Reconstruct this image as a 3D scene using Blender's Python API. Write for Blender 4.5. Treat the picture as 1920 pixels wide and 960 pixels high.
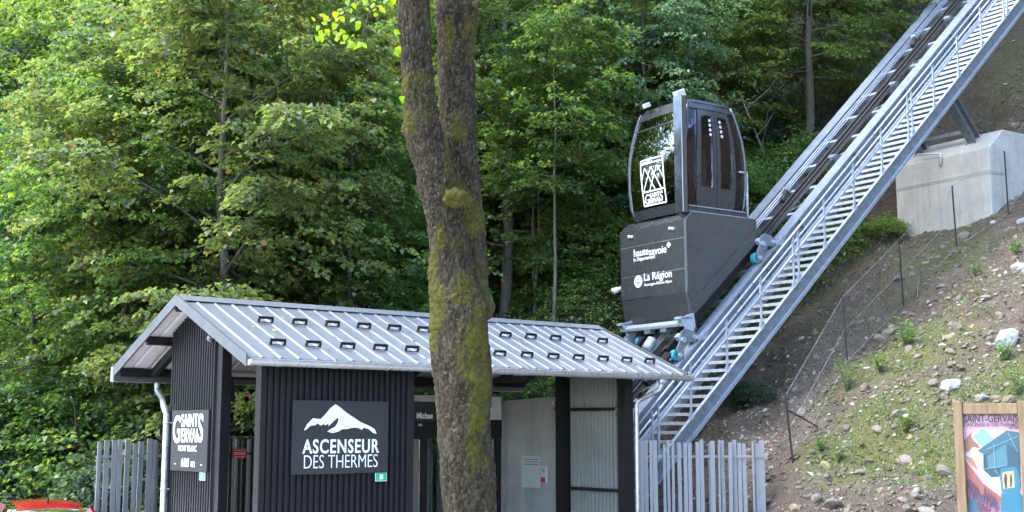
import bpy, bmesh, math, random
import numpy as np
from mathutils import Vector, Matrix, noise as mnoise

for o in list(bpy.data.objects): bpy.data.objects.remove(o)
scene = bpy.context.scene
col = scene.collection
R = math.radians

# ------------------------------------------------------------------ camera, world, sun, exposure
F_PX, PITCH, EYE = 2303.0, R(8.02), 2.2          # focal length in photo pixels (photo is 1920 wide)
cd = bpy.data.cameras.new("camera"); cam = bpy.data.objects.new("camera", cd); col.objects.link(cam)
cd.sensor_width = 36.0; cd.lens = F_PX / 1920 * 36.0; cd.clip_start = 0.1; cd.clip_end = 2000
cam.location = (0, 0, EYE); cam.rotation_euler = (R(90) + PITCH, 0, 0)
scene.camera = cam

SUN_AZ, SUN_EL = R(-105), R(52)                    # azimuth clockwise from +Y
world = bpy.data.worlds.new("World"); scene.world = world; world.use_nodes = True
wn = world.node_tree.nodes; wl = world.node_tree.links
for n in list(wn): wn.remove(n)
sky = wn.new("ShaderNodeTexSky"); sky.sky_type = 'NISHITA'; sky.sun_disc = False
sky.sun_elevation = SUN_EL; sky.sun_rotation = SUN_AZ; sky.air_density = 1.0; sky.dust_density = 1.0; sky.ozone_density = 1.0
bg = wn.new("ShaderNodeBackground"); bg.inputs[1].default_value = 0.15
wo = wn.new("ShaderNodeOutputWorld"); wl.new(sky.outputs[0], bg.inputs[0]); wl.new(bg.outputs[0], wo.inputs[0])
sd = bpy.data.lights.new("sun", 'SUN'); sun = bpy.data.objects.new("sun", sd); col.objects.link(sun)
sd.energy = 0.95; sd.angle = R(40); sd.color = (1.0, 0.95, 0.87)
sdir = Vector((math.sin(SUN_AZ) * math.cos(SUN_EL), math.cos(SUN_AZ) * math.cos(SUN_EL), math.sin(SUN_EL)))
sun.rotation_euler = sdir.to_track_quat('Z', 'Y').to_euler(); sun.location = (-30, 20, 60)
scene.view_settings.view_transform = 'Standard'; scene.view_settings.look = 'None'
scene.view_settings.exposure = 2.88; scene.view_settings.gamma = 1.0; scene.view_settings.use_curve_mapping = False
scene.render.engine = 'CYCLES'
scene.cycles.max_bounces = 6; scene.cycles.transparent_max_bounces = 8; scene.cycles.use_denoising = True; scene.cycles.use_adaptive_sampling = True; scene.cycles.adaptive_threshold = 0.03
scene.cycles.diffuse_bounces = 4; scene.cycles.caustics_reflective = False; scene.cycles.caustics_refractive = False

# ------------------------------------------------------------------ survey frames (metres)
CAM = np.array([0, 0, EYE])
def ray(x, y):
    a = (x - 960) / F_PX; b = (480 - y) / F_PX
    return np.array([a, math.cos(PITCH) - math.sin(PITCH) * b, math.sin(PITCH) + math.cos(PITCH) * b])
def at_depth(x, y, D): return CAM + ray(x, y) * D
def onplane(x, y, P, n):
    r = ray(x, y); return CAM + r * (np.dot(np.array(P) - CAM, n) / np.dot(r, n))
def azdirs(deg):
    t = R(deg); return np.array([math.sin(t), math.cos(t), 0]), np.array([-math.cos(t), math.sin(t), 0])
SA, SB = azdirs(50.75); S0 = np.array([-3.714, 17.237, 0.0])      # shelter: ridge direction, depth direction, corner of the eave
TA, TB = azdirs(56.3); TE = R(43); T0 = at_depth(1471.7, 440, 29.0); TZ = T0[2]
def sloc(P): d = P - S0; return Vector((d @ SA, d @ SB, P[2]))
def s_b(x, y, b): return sloc(onplane(x, y, S0 + b * SB, SB))     # shelter point on a plane of depth b
def s_a(x, y, a): return sloc(onplane(x, y, S0 + a * SA, SA))
def tloc(P): d = P - T0; return Vector((d @ TA, d @ TB, P[2]))
def t_b(x, y, b): return tloc(onplane(x, y, T0 + b * TB, TB))
def t_s(x, y, s): return tloc(onplane(x, y, T0 + s * TA, TA))
CE, SE = math.cos(TE), math.sin(TE)
def tr(s, b, n): return Vector((s * CE - n * SE, b, TZ + s * SE + n * CE))   # along the incline, across, normal to it

# ------------------------------------------------------------------ small helpers
rng = random.Random(7)
def link(o, parent=None):
    col.objects.link(o)
    if parent is not None: o.parent = parent
    return o
def tag(o, label=None, cat=None, group=None, kind=None):
    if label: o["label"] = label
    if cat: o["category"] = cat
    if group: o["group"] = group
    if kind: o["kind"] = kind
    return o
def empty(name, loc=(0, 0, 0), rz=0.0, label=None, cat=None, group=None):
    o = bpy.data.objects.new(name, None); o.location = loc; o.rotation_euler = (0, 0, rz); o.empty_display_size = 0.2
    col.objects.link(o); return tag(o, label, cat, group)
S_RZ = math.atan2(SA[1], SA[0]); T_RZ = math.atan2(TA[1], TA[0])
def at_s(name, label, cat, group=None): return empty(name, (S0[0], S0[1], 0), S_RZ, label, cat, group)
def at_t(name, label, cat, group=None): return empty(name, (T0[0], T0[1], 0), T_RZ, label, cat, group)

class MB:
    def __init__(s): s.v = []; s.f = []; s.m = []; s.cm = 0
    def add(s, vs, fs):
        n = len(s.v); s.v += [tuple(v) for v in vs]; s.f += [tuple(i + n for i in f) for f in fs]; s.m += [s.cm] * len(fs); return s
    def box(s, c, d, M=None):
        x, y, z = d[0] / 2, d[1] / 2, d[2] / 2
        vs = [Vector(p) for p in ((-x,-y,-z),(x,-y,-z),(x,y,-z),(-x,y,-z),(-x,-y,z),(x,-y,z),(x,y,z),(-x,y,z))]
        if M is not None: vs = [M @ v for v in vs]
        c = Vector(c)
        return s.add([v + c for v in vs], [(0,3,2,1),(4,5,6,7),(0,1,5,4),(1,2,6,5),(2,3,7,6),(3,0,4,7)])
    def box2(s, a, b):
        a = Vector(a); b = Vector(b); return s.box((a + b) / 2, [abs(b[i] - a[i]) for i in range(3)])
    def bar(s, p, q, w, h, up=(0, 0, 1)):      # rectangular bar from p to q
        p = Vector(p); q = Vector(q); d = (q - p); L = d.length; d.normalize()
        up = Vector(up); side = d.cross(up)
        if side.length < 1e-5: side = d.cross(Vector((0, 1, 0)))
        side.normalize(); u = side.cross(d)
        M = Matrix((d, side, u)).transposed()
        return s.box((p + q) / 2, (L, w, h), M)
    def tube(s, path, r, seg=8, cap=True):
        path = [Vector(p) for p in path]; n = len(path)
        rs = r if isinstance(r, (list, tuple)) else [r] * n
        rings = []; ref = None
        for i, p in enumerate(path):
            d = (path[min(i + 1, n - 1)] - path[max(i - 1, 0)]).normalized()
            if ref is None:
                ref = Vector((0, 0, 1)) if abs(d.z) < 0.9 else Vector((1, 0, 0))
            x = ref - d * ref.dot(d); x.normalize(); ref = x; y = d.cross(x)
            rings.append([p + (x * math.cos(2 * math.pi * k / seg) + y * math.sin(2 * math.pi * k / seg)) * rs[i] for k in range(seg)])
        vs = [v for rg in rings for v in rg]; fs = []
        for i in range(n - 1):
            for k in range(seg):
                k2 = (k + 1) % seg; fs.append((i*seg+k, i*seg+k2, (i+1)*seg+k2, (i+1)*seg+k))
        if cap: fs.append(tuple(reversed(range(seg)))); fs.append(tuple((n-1)*seg + k for k in range(seg)))
        return s.add(vs, fs)
    def prism(s, poly, ext):                    # planar polygon (3D points) swept by a vector
        poly = [Vector(p) for p in poly]; ext = Vector(ext); n = len(poly)
        vs = poly + [p + ext for p in poly]
        nrm = Vector((0, 0, 0))
        for i in range(n): nrm += poly[i].cross(poly[(i + 1) % n])
        fl = nrm.dot(ext) > 0
        a = tuple(range(n)); b = tuple(range(n, 2 * n))
        fs = [tuple(reversed(a)) if fl else a, b if fl else tuple(reversed(b))]
        for i in range(n):
            j = (i + 1) % n; q = (i, j, j + n, i + n); fs.append(q if fl else tuple(reversed(q)))
        return s.add(vs, fs)
    def build(s, name, mat, parent=None, smooth=False, bevel=0.0, label=None, auto=None):
        me = bpy.data.meshes.new(name); me.from_pydata(s.v, [], s.f)
        for mm in (mat if isinstance(mat, (list, tuple)) else [mat]): me.materials.append(mm)
        if len(set(s.m)) > 1: me.polygons.foreach_set("material_index", s.m)
        if bevel > 0:
            bm = bmesh.new(); bm.from_mesh(me)
            es = [e for e in bm.edges if len(e.link_faces) == 2 and e.calc_face_angle(0) > 0.5]
            bmesh.ops.bevel(bm, geom=es, offset=bevel, segments=1, affect='EDGES', clamp_overlap=True)
            bm.to_mesh(me); bm.free()
        if smooth:
            me.polygons.foreach_set("use_smooth", [True] * len(me.polygons))
            if auto:
                bm = bmesh.new(); bm.from_mesh(me)
                for e in bm.edges:
                    if len(e.link_faces) != 2 or e.calc_face_angle(0) > auto: e.smooth = False
                bm.to_mesh(me); bm.free()
        o = bpy.data.objects.new(name, me); link(o, parent)
        if label: o["label"] = label
        return o
def copy_of(o, parent, loc=None, rot=None, scale=None):
    c = o.copy(); link(c, parent)
    for k in list(c.keys()):
        if k in ("label", "category", "group"): del c[k]
    if loc is not None: c.location = loc
    if rot is not None: c.rotation_euler = rot
    if scale is not None: c.scale = scale
    return c

def np_mesh(name, V, Q, mat, parent=None, smooth=False):
    """V (n,3) float, Q (m,k) int faces of k corners"""
    me = bpy.data.meshes.new(name); V = np.ascontiguousarray(V, dtype=np.float32); Q = np.ascontiguousarray(Q, dtype=np.int32)
    m, k = Q.shape
    me.vertices.add(len(V)); me.vertices.foreach_set("co", V.ravel())
    me.loops.add(m * k); me.loops.foreach_set("vertex_index", Q.ravel())
    me.polygons.add(m); me.polygons.foreach_set("loop_start", np.arange(0, m * k, k, dtype=np.int32))
    me.polygons.foreach_set("loop_total", np.full(m, k, dtype=np.int32))
    if smooth: me.polygons.foreach_set("use_smooth", np.ones(m, dtype=bool))
    me.materials.append(mat); me.update(calc_edges=True); me.validate()
    o = bpy.data.objects.new(name, me); link(o, parent); return o

def text(name, s, size, mat, parent, loc, rot, bold=0.0, sx=1.0, depth=0.002, align='LEFT', spacing=1.0, shear=0.0):
    cu = bpy.data.curves.new(name, 'FONT'); cu.body = s; cu.size = size; cu.extrude = depth; cu.offset = bold
    cu.align_x = align; cu.space_character = spacing; cu.resolution_u = 4; cu.shear = shear
    t = bpy.data.objects.new(name + "_tmp", cu); col.objects.link(t)
    dg = bpy.context.evaluated_depsgraph_get(); me = bpy.data.meshes.new_from_object(t.evaluated_get(dg))
    bpy.data.objects.remove(t); bpy.data.curves.remove(cu)
    me.name = name; me.materials.clear(); me.materials.append(mat)
    o = bpy.data.objects.new(name, me); link(o, parent); o.location = loc; o.rotation_euler = rot; o.scale = (sx, 1, 1)
    return o

# vectorised value noise
def _h(i, j, k):
    n = (i * 374761393 + j * 668265263 + k * 1274126177) & 0xFFFFFFFF
    n = ((n ^ (n >> 13)) * 1274126177) & 0xFFFFFFFF
    return ((n ^ (n >> 16)) & 0xFFFF) / 65535.0
def vnoise(x, y, z=0.0):
    x, y, z = np.broadcast_arrays(np.asarray(x, float), np.asarray(y, float), np.asarray(z, float))
    i = np.floor(x).astype(np.int64); j = np.floor(y).astype(np.int64); k = np.floor(z).astype(np.int64)
    u = x - i; v = y - j; w = z - k
    u = u*u*(3-2*u); v = v*v*(3-2*v); w = w*w*(3-2*w)
    r = 0
    for a in (0, 1):
        for b in (0, 1):
            for c in (0, 1):
                r = r + _h(i+a, j+b, k+c) * (u if a else 1-u) * (v if b else 1-v) * (w if c else 1-w)
    return r * 2 - 1
def fbm(x, y, z=0.0, o=4):
    r = 0; a = 1.0; f = 1.0
    for q in range(o): r = r + a * vnoise(np.asarray(x)*f + 17.3*q, np.asarray(y)*f + 5.1*q, np.asarray(z)*f); a *= .5; f *= 2.03
    return r

# ------------------------------------------------------------------ materials
class NT:
    def __init__(s, name):
        s.m = bpy.data.materials.new(name); s.m.use_nodes = True; s.t = s.m.node_tree; s.n = s.t.nodes
        for n in list(s.n): s.n.remove(n)
        s.out = s.n.new("ShaderNodeOutputMaterial")
    def new(s, t, **kw):
        n = s.n.new(t)
        for k, v in kw.items(): setattr(n, k, v)
        return n
    def l(s, a, b): s.t.links.new(a, b)
    def coord(s, kind="Object", scale=(1, 1, 1)):
        tc = s.new("ShaderNodeTexCoord"); mp = s.new("ShaderNodeMapping"); mp.inputs["Scale"].default_value = scale
        s.l(tc.outputs[kind], mp.inputs["Vector"]); return mp.outputs[0]
    def noise(s, vec, scale, detail=4, rough=0.55, dist=0.0):
        n = s.new("ShaderNodeTexNoise"); n.inputs["Scale"].default_value = scale; n.inputs["Detail"].default_value = detail
        n.inputs["Roughness"].default_value = rough; n.inputs["Distortion"].default_value = dist
        if vec is not None: s.l(vec, n.inputs["Vector"])
        return n.outputs[0]
    def ramp(s, fac, stops):
        r = s.new("ShaderNodeValToRGB"); e = r.color_ramp.elements
        while len(e) < len(stops): e.new(0.5)
        for i, (p, c) in enumerate(stops): e[i].position = p; e[i].color = (*c, 1) if len(c) == 3 else c
        s.l(fac, r.inputs[0]); return r.outputs[0]
    def mix(s, fac, a, b, mode='MIX'):
        n = s.new("ShaderNodeMix"); n.data_type = 'RGBA'; n.blend_type = mode
        if isinstance(fac, (int, float)): n.inputs[0].default_value = fac
        else: s.l(fac, n.inputs[0])
        for v, i in ((a, 6), (b, 7)):
            if isinstance(v, tuple): n.inputs[i].default_value = (*v, 1) if len(v) == 3 else v
            else: s.l(v, n.inputs[i])
        return n.outputs[2]
    def math(s, op, a, b=0.0):
        n = s.new("ShaderNodeMath"); n.operation = op
        for v, i in ((a, 0), (b, 1)):
            if isinstance(v, (int, float)): n.inputs[i].default_value = v
            else: s.l(v, n.inputs[i])
        return n.outputs[0]
    def maprange(s, v, a, b, c=0.0, d=1.0):
        n = s.new("ShaderNodeMapRange"); s.l(v, n.inputs[0])
        for i, q in ((1, a), (2, b), (3, c), (4, d)): n.inputs[i].default_value = q
        return n.outputs[0]
    def bump(s, h, strength, dist=0.01):
        b = s.new("ShaderNodeBump"); b.inputs["Strength"].default_value = strength; b.inputs["Distance"].default_value = dist
        s.l(h, b.inputs["Height"]); return b.outputs[0]
    def pbr(s, color, rough=0.5, metal=0.0, normal=None, spec=0.5, coat=0.0):
        p = s.new("ShaderNodeBsdfPrincipled")
        for v, k in ((color, "Base Color"), (rough, "Roughness"), (metal, "Metallic"), (spec, "Specular IOR Level"), (coat, "Coat Weight")):
            if isinstance(v, tuple): p.inputs[k].default_value = (*v, 1)
            elif isinstance(v, (int, float)): p.inputs[k].default_value = v
            else: s.l(v, p.inputs[k])
        if normal is not None: s.l(normal, p.inputs["Normal"])
        s.l(p.outputs[0], s.out.inputs[0]); return p
def plain(name, c, rough=0.5, metal=0.0, var=0.12, nscale=6.0, bump=0.0, bscale=60.0, coat=0.0, spec=0.5):
    """painted / metal / stone surface with slight dirt and gloss variation"""
    t = NT(name); v = t.coord("Object")
    n = t.noise(v, nscale, 5, 0.6)
    d = tuple(max(0, x * (1 - var * 1.6)) for x in c); l = tuple(min(1, x * (1 + var)) for x in c)
    colr = t.ramp(n, [(0.3, d), (0.7, l)])
    rr = t.maprange(t.noise(v, nscale * 2.3, 4), 0.3, 0.7, max(0.02, rough - 0.08), min(1, rough + 0.1))
    nm = t.bump(t.noise(v, bscale, 4), bump, 0.01) if bump else None
    t.pbr(colr, rr, metal, nm, spec, coat); return t.m

M = {}
M['black_clad'] = plain('black_clad', (0.009, 0.0095, 0.0115), 0.5, 0.0, 0.25, 3.0, 0.05, 40, spec=0.28)
M['black_steel'] = plain('black_steel', (0.007, 0.007, 0.008), 0.5, 0.0, 0.2, spec=0.28)
M['board_grey'] = plain('board_grey', (0.026, 0.027, 0.029), 0.5, 0.0, 0.1, 2, spec=0.3)
M['fascia'] = plain('fascia', (0.10, 0.108, 0.115), 0.42, 0.3, 0.12, 3)
M['white'] = plain('white_print', (0.72, 0.73, 0.74), 0.5, 0.0, 0.05)
M['galv'] = plain('galvanised_steel', (0.34, 0.385, 0.45), 0.42, 0.3, 0.18, 9, 0.03, 120)
M['galv_dark'] = plain('galvanised_steel_dull_and_shaded', (0.15, 0.178, 0.205), 0.48, 0.3, 0.2, 7)  # dull steel parts, and the painted shade of the outer stringer web
M['zinc'] = plain('zinc_gutter', (0.42, 0.43, 0.43), 0.3, 0.5, 0.1, 4)
M['girder'] = plain('girder_steel', (0.22, 0.255, 0.31), 0.42, 0.3, 0.14, 4)
M['rail'] = plain('rail_steel', (0.055, 0.052, 0.050), 0.5, 0.4, 0.3, 12)
M['cable'] = plain('cable', (0.05, 0.05, 0.055), 0.5, 0.3)
M['fence_grey'] = plain('fence_grey', (0.195, 0.20, 0.215), 0.5, 0.1, 0.1, 5)
M['cyan'] = plain('wheel_cyan', (0.03, 0.32, 0.38), 0.5, 0.0, 0.2)
M['white_plastic'] = plain('white_plastic', (0.50, 0.50, 0.49), 0.4, 0, 0.05)
M['red_sign'] = plain('red_sign', (0.42, 0.02, 0.035), 0.45, 0, 0.1)
M['green_sign'] = plain('green_sign', (0.0, 0.36, 0.17), 0.45, 0, 0.08)
M['inner_clad'] = plain('inner_cladding', (0.22, 0.235, 0.22), 0.5, 0.15, 0.15, 3)
M['header'] = plain('header_grey', (0.40, 0.41, 0.40), 0.5, 0.1, 0.08)
M['soffit'] = plain('roof_sheet_underside', (0.70, 0.69, 0.70), 0.55, 0.0, 0.08)
M['dark_rubber'] = plain('dark_rubber', (0.02, 0.02, 0.02), 0.7)
M['skin'] = plain('skin', (0.45, 0.26, 0.19), 0.5, 0, 0.08)
M['red_cloth'] = plain('red_cloth', (0.5, 0.02, 0.06), 0.8, 0, 0.15)
M['pink_cloth'] = plain('pink_cloth', (0.5, 0.25, 0.3), 0.8, 0, 0.15)
M['navy_cloth'] = plain('navy_cloth', (0.03, 0.035, 0.07), 0.8, 0, 0.15)
M['hair'] = plain('hair', (0.04, 0.025, 0.015), 0.6, 0, 0.3)
M['gravel'] = plain('bounce_gravel', (0.42, 0.40, 0.37), 0.9, 0, 0.25, 1.2, 0.4, 90)  # tone set pale so the unseen forecourt bounces light

def cabin_paint():
    t = NT('cabin_paint'); v = t.coord("Object")
    f = t.noise(v, 3.5, 4); g = t.noise(v, 2.0, 4)
    c = t.ramp(f, [(0.3, (0.050, 0.056, 0.060)), (0.75, (0.062, 0.069, 0.074))])
    t.pbr(c, t.maprange(g, 0.3, 0.7, 0.24, 0.30), 0.3, None, 0.5, 0.5); return t.m
M['cabin_paint'] = cabin_paint()
M['mast'] = plain('mast_steel', (0.16, 0.18, 0.20), 0.14, 0.85, 0.08, 3, coat=0.3)
M['cabin_frame'] = plain('cabin_frame', (0.040, 0.045, 0.050), 0.30, 0.3, 0.05, 1.5, coat=0.4)
def glass(name, tint, refl=1.0, rough=0.0, ior=1.6):
    t = NT(name)
    tr_ = t.new("ShaderNodeBsdfTransparent"); tr_.inputs[0].default_value = (*tint, 1)
    gl = t.new("ShaderNodeBsdfGlossy"); gl.inputs["Roughness"].default_value = rough; gl.inputs[0].default_value = (refl, refl, refl, 1)
    fr = t.new("ShaderNodeFresnel"); fr.inputs[0].default_value = ior
    b = t.bump(t.noise(t.coord("Object"), 1.6, 2), 0.05, 0.05); t.l(b, gl.inputs["Normal"])
    mx = t.new("ShaderNodeMixShader"); t.l(fr.outputs[0], mx.inputs[0]); t.l(tr_.outputs[0], mx.inputs[1]); t.l(gl.outputs[0], mx.inputs[2])
    t.l(mx.outputs[0], t.out.inputs[0]); return t.m
M['tint_glass'] = glass('tinted_glass', (0.36, 0.34, 0.42), 1.0, 0.0, 1.5)
M['front_glass'] = glass('front_glass', (0.06, 0.05, 0.06), 1.0, 0.0, 3.2)
M['clear_glass'] = glass('clear_glass', (0.80, 0.86, 0.84))
M['car_glass'] = glass('car_glass', (0.10, 0.12, 0.13))

def roof_metal():
    t = NT('roof_sheet_metal'); v = t.coord("Object"); n = t.noise(v, 2.2, 5, 0.6); n2 = t.noise(t.coord("Object", (8, 1, 1)), 3, 4)
    c = t.mix(t.maprange(n2, 0.35, 0.7), (0.225, 0.235, 0.255), (0.27, 0.28, 0.30)); c = t.mix(t.maprange(n, 0.55, 0.8), c, (0.21, 0.215, 0.22))
    t.pbr(c, t.maprange(n, 0.3, 0.7, 0.30, 0.45), 0.45, t.bump(n, 0.03, 0.02)); return t.m
M['roof'] = roof_metal()
def concrete(name, c1, c2, streak=0.35):
    t = NT(name); v = t.coord("Object")
    a = t.noise(v, 1.6, 6, 0.65); b = t.noise(t.coord("Object", (4, 4, 0.35)), 2.0, 5, 0.6); p = t.noise(v, 55, 3)
    c = t.ramp(a, [(0.3, c1), (0.7, c2)])
    c = t.mix(t.math('MULTIPLY', t.maprange(b, 0.52, 0.75), streak), c, tuple(x * 0.5 for x in c1))
    c = t.mix(t.maprange(p, 0.68, 0.72, 0, 0.5), c, tuple(x * 0.45 for x in c1))
    t.pbr(c, 0.85, 0, t.bump(t.math('ADD', p, t.math('MULTIPLY', a, 2)), 0.25, 0.01)); return t.m
M['concrete'] = concrete('concrete', (0.26, 0.265, 0.26), (0.35, 0.355, 0.345))
M['pier_concrete'] = concrete('pier_concrete', (0.31, 0.305, 0.285), (0.43, 0.425, 0.395), 0.55)
def wood():
    t = NT('timber'); v = t.coord("Object", (1, 1, 0.12)); n = t.noise(v, 22, 6, 0.6, 0.8); k = t.noise(t.coord("Object", (1, 1, 0.5)), 5, 3)
    c = t.ramp(n, [(0.3, (0.10, 0.060, 0.030)), (0.55, (0.165, 0.11, 0.055)), (0.75, (0.22, 0.155, 0.08))])
    c = t.mix(t.maprange(k, 0.6, 0.72, 0, 0.6), c, (0.06, 0.034, 0.02))
    t.pbr(c, 0.7, 0, t.bump(n, 0.3, 0.004)); return t.m
M['timber'] = wood()

def leaf_mat(name, stops, trans, back=0.42, hue=0.025, rough=0.33):
    t = NT(name); g = t.new("ShaderNodeNewGeometry"); oi = t.new("ShaderNodeObjectInfo")
    c = t.ramp(g.outputs["Random Per Island"], stops)
    hs = t.new("ShaderNodeHueSaturation"); t.l(c, hs.inputs["Color"])
    t.l(t.maprange(oi.outputs["Random"], 0, 1, 0.5 - hue, 0.5 + hue), hs.inputs["Hue"])
    r2 = t.math('FRACT', t.math('MULTIPLY', oi.outputs["Random"], 7.31))
    t.l(t.maprange(r2, 0, 1, 0.75, 1.3), hs.inputs["Value"])
    p = t.new("ShaderNodeBsdfPrincipled"); t.l(hs.outputs[0], p.inputs["Base Color"]); p.inputs["Roughness"].default_value = rough
    p.inputs["Specular IOR Level"].default_value = 0.5
    tl = t.new("ShaderNodeBsdfTranslucent"); tc = t.mix(1.0, hs.outputs[0], trans, 'MULTIPLY'); t.l(tc, tl.inputs[0])
    mx = t.new("ShaderNodeMixShader"); mx.inputs[0].default_value = back
    t.l(p.outputs[0], mx.inputs[1]); t.l(tl.outputs[0], mx.inputs[2]); t.l(mx.outputs[0], t.out.inputs[0]); return t.m
M['leaf_maple'] = leaf_mat('leaf_maple', [(0.0, (0.060, 0.098, 0.050)), (0.45, (0.098, 0.148, 0.070)), (0.85, (0.145, 0.195, 0.090)), (0.955, (0.20, 0.225, 0.075)), (0.99, (0.21, 0.13, 0.07))], (2.1, 2.2, 0.8), 0.45)
M['leaf_green'] = leaf_mat('leaf_green', [(0.0, (0.050, 0.094, 0.042)), (0.5, (0.086, 0.148, 0.058)), (0.93, (0.145, 0.205, 0.072)), (0.988, (0.28, 0.26, 0.05))], (2.1, 2.2, 0.75), 0.45)
M['leaf_lime'] = leaf_mat('leaf_lime', [(0.0, (0.082, 0.138, 0.046)), (0.6, (0.125, 0.188, 0.062)), (0.95, (0.20, 0.235, 0.075))], (2.0, 2.2, 0.75), 0.45)
M['leaf_blue'] = leaf_mat('leaf_bluish', [(0.0, (0.045, 0.082, 0.056)), (0.6, (0.085, 0.138, 0.092)), (0.95, (0.14, 0.20, 0.13))], (1.8, 2.0, 0.9), 0.38)
M['needle'] = leaf_mat('spruce_needles', [(0.0, (0.012, 0.030, 0.020)), (0.8, (0.030, 0.056, 0.034)), (1.0, (0.05, 0.075, 0.042))], (1.2, 1.4, 0.6), 0.15, 0.01)
M['leaf_cover'] = leaf_mat('ground_cover_leaf', [(0.0, (0.068, 0.130, 0.046)), (0.5, (0.125, 0.210, 0.068)), (0.95, (0.18, 0.27, 0.088))], (1.8, 2.1, 0.8), 0.33)
M['leaf_brown'] = leaf_mat('dry_leaf', [(0.0, (0.12, 0.06, 0.025)), (0.6, (0.22, 0.12, 0.04)), (1.0, (0.16, 0.15, 0.05))], (2.0, 1.6, 0.9), 0.35)
M['lime_sprig'] = leaf_mat('lime_tree_leaf', [(0.0, (0.20, 0.36, 0.01)), (0.6, (0.27, 0.44, 0.01)), (0.95, (0.42, 0.44, 0.015))], (1.9, 1.8, 0.4), 0.7, 0.012)
def bark(name, c1, c2, sc=14):
    t = NT(name); v = t.coord("Object", (1, 1, 0.25)); n = t.noise(v, sc, 6, 0.65, 0.3); g = t.noise(t.coord("Object"), 3, 4)
    c = t.ramp(n, [(0.3, c1), (0.7, c2)]); c = t.mix(t.maprange(g, 0.55, 0.75, 0, 0.6), c, (0.05, 0.06, 0.02))
    t.pbr(c, 0.9, 0, t.bump(n, 0.6, 0.02)); return t.m
M['bark'] = bark('bark', (0.035, 0.03, 0.025), (0.11, 0.10, 0.085))
M['bark_pale'] = bark('bark_pale', (0.08, 0.073, 0.06), (0.17, 0.155, 0.13))
# ------------------------------------------------------------------ terrain
def sp(x, k): return k * np.logaddexp(0, np.asarray(x, float) / k)
def height(x, y, rough=True):
    x = np.asarray(x, float); y = np.asarray(y, float)
    s = (x - T0[0]) * TA[0] + (y - T0[1]) * TA[1]; b = (x - T0[0]) * TB[0] + (y - T0[1]) * TB[1]
    hr = math.tan(R(30.5)) * sp(s + 6.6, 0.35) + 0.42 * sp(s - 8.2, 0.7)
    w_ = np.clip((b - 2.35) / 2.0, 0, 1); w_ = w_ * w_ * (3 - 2 * w_); v_ = np.clip((s + 6.2) / 3.4, 0, 1); hr = hr + 3.6 * w_ * v_ * v_ * (3 - 2 * v_)
    hb = 0.60 * sp(y - 29 + 0.10 * x, 0.8)
    k = 1.2; h = 0.5 * (hr + hb + np.sqrt((hr - hb) ** 2 + k * k)) - 0.5 * k
    h = np.maximum(h, 0) * 1.0
    q = np.clip(h / 0.8, 0, 1)
    h = h + q * (0.30 * fbm(x * .35, y * .35, 1.7, 3))
    ed = s + 2.62 - 0.30 * (b + 4.6) - 0.22 * vnoise(b * 2.1, s * .8, 3.0)          # little scarp under the mossy hump
    h = h + 0.34 / (1 + np.exp(-np.clip(ed / 0.07, -40, 40))) * np.exp(-np.clip((b + 4.9) / 1.7, -9, 9) ** 2) * np.exp(-(np.clip(ed, 0, 9) / 1.7) ** 2)
    if rough: h = h + q * (0.17 * fbm(x * 1.1, y * 1.1, 4.2, 4) + 0.06 * fbm(x * 4.2, y * 4.2, 9.0, 3))
    dip = np.clip((-6.3 - x) / 1.6, 0, 1) * np.clip((26.5 - y) / 2.5, 0, 1)
    h = h - 0.43 * dip * dip * (3 - 2 * dip)
    return h
def ground(x, y): return float(height(x, y))
def px_ground(x, y, lo=8.0, hi=90.0):
    r = ray(x, y); t = np.linspace(lo, hi, 1600); P = CAM[None] + t[:, None] * r[None]
    d = P[:, 2] - height(P[:, 0], P[:, 1]); i = np.argmax(d < 0)
    return Vector(P[i]) if d[i] < 0 else None

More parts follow.
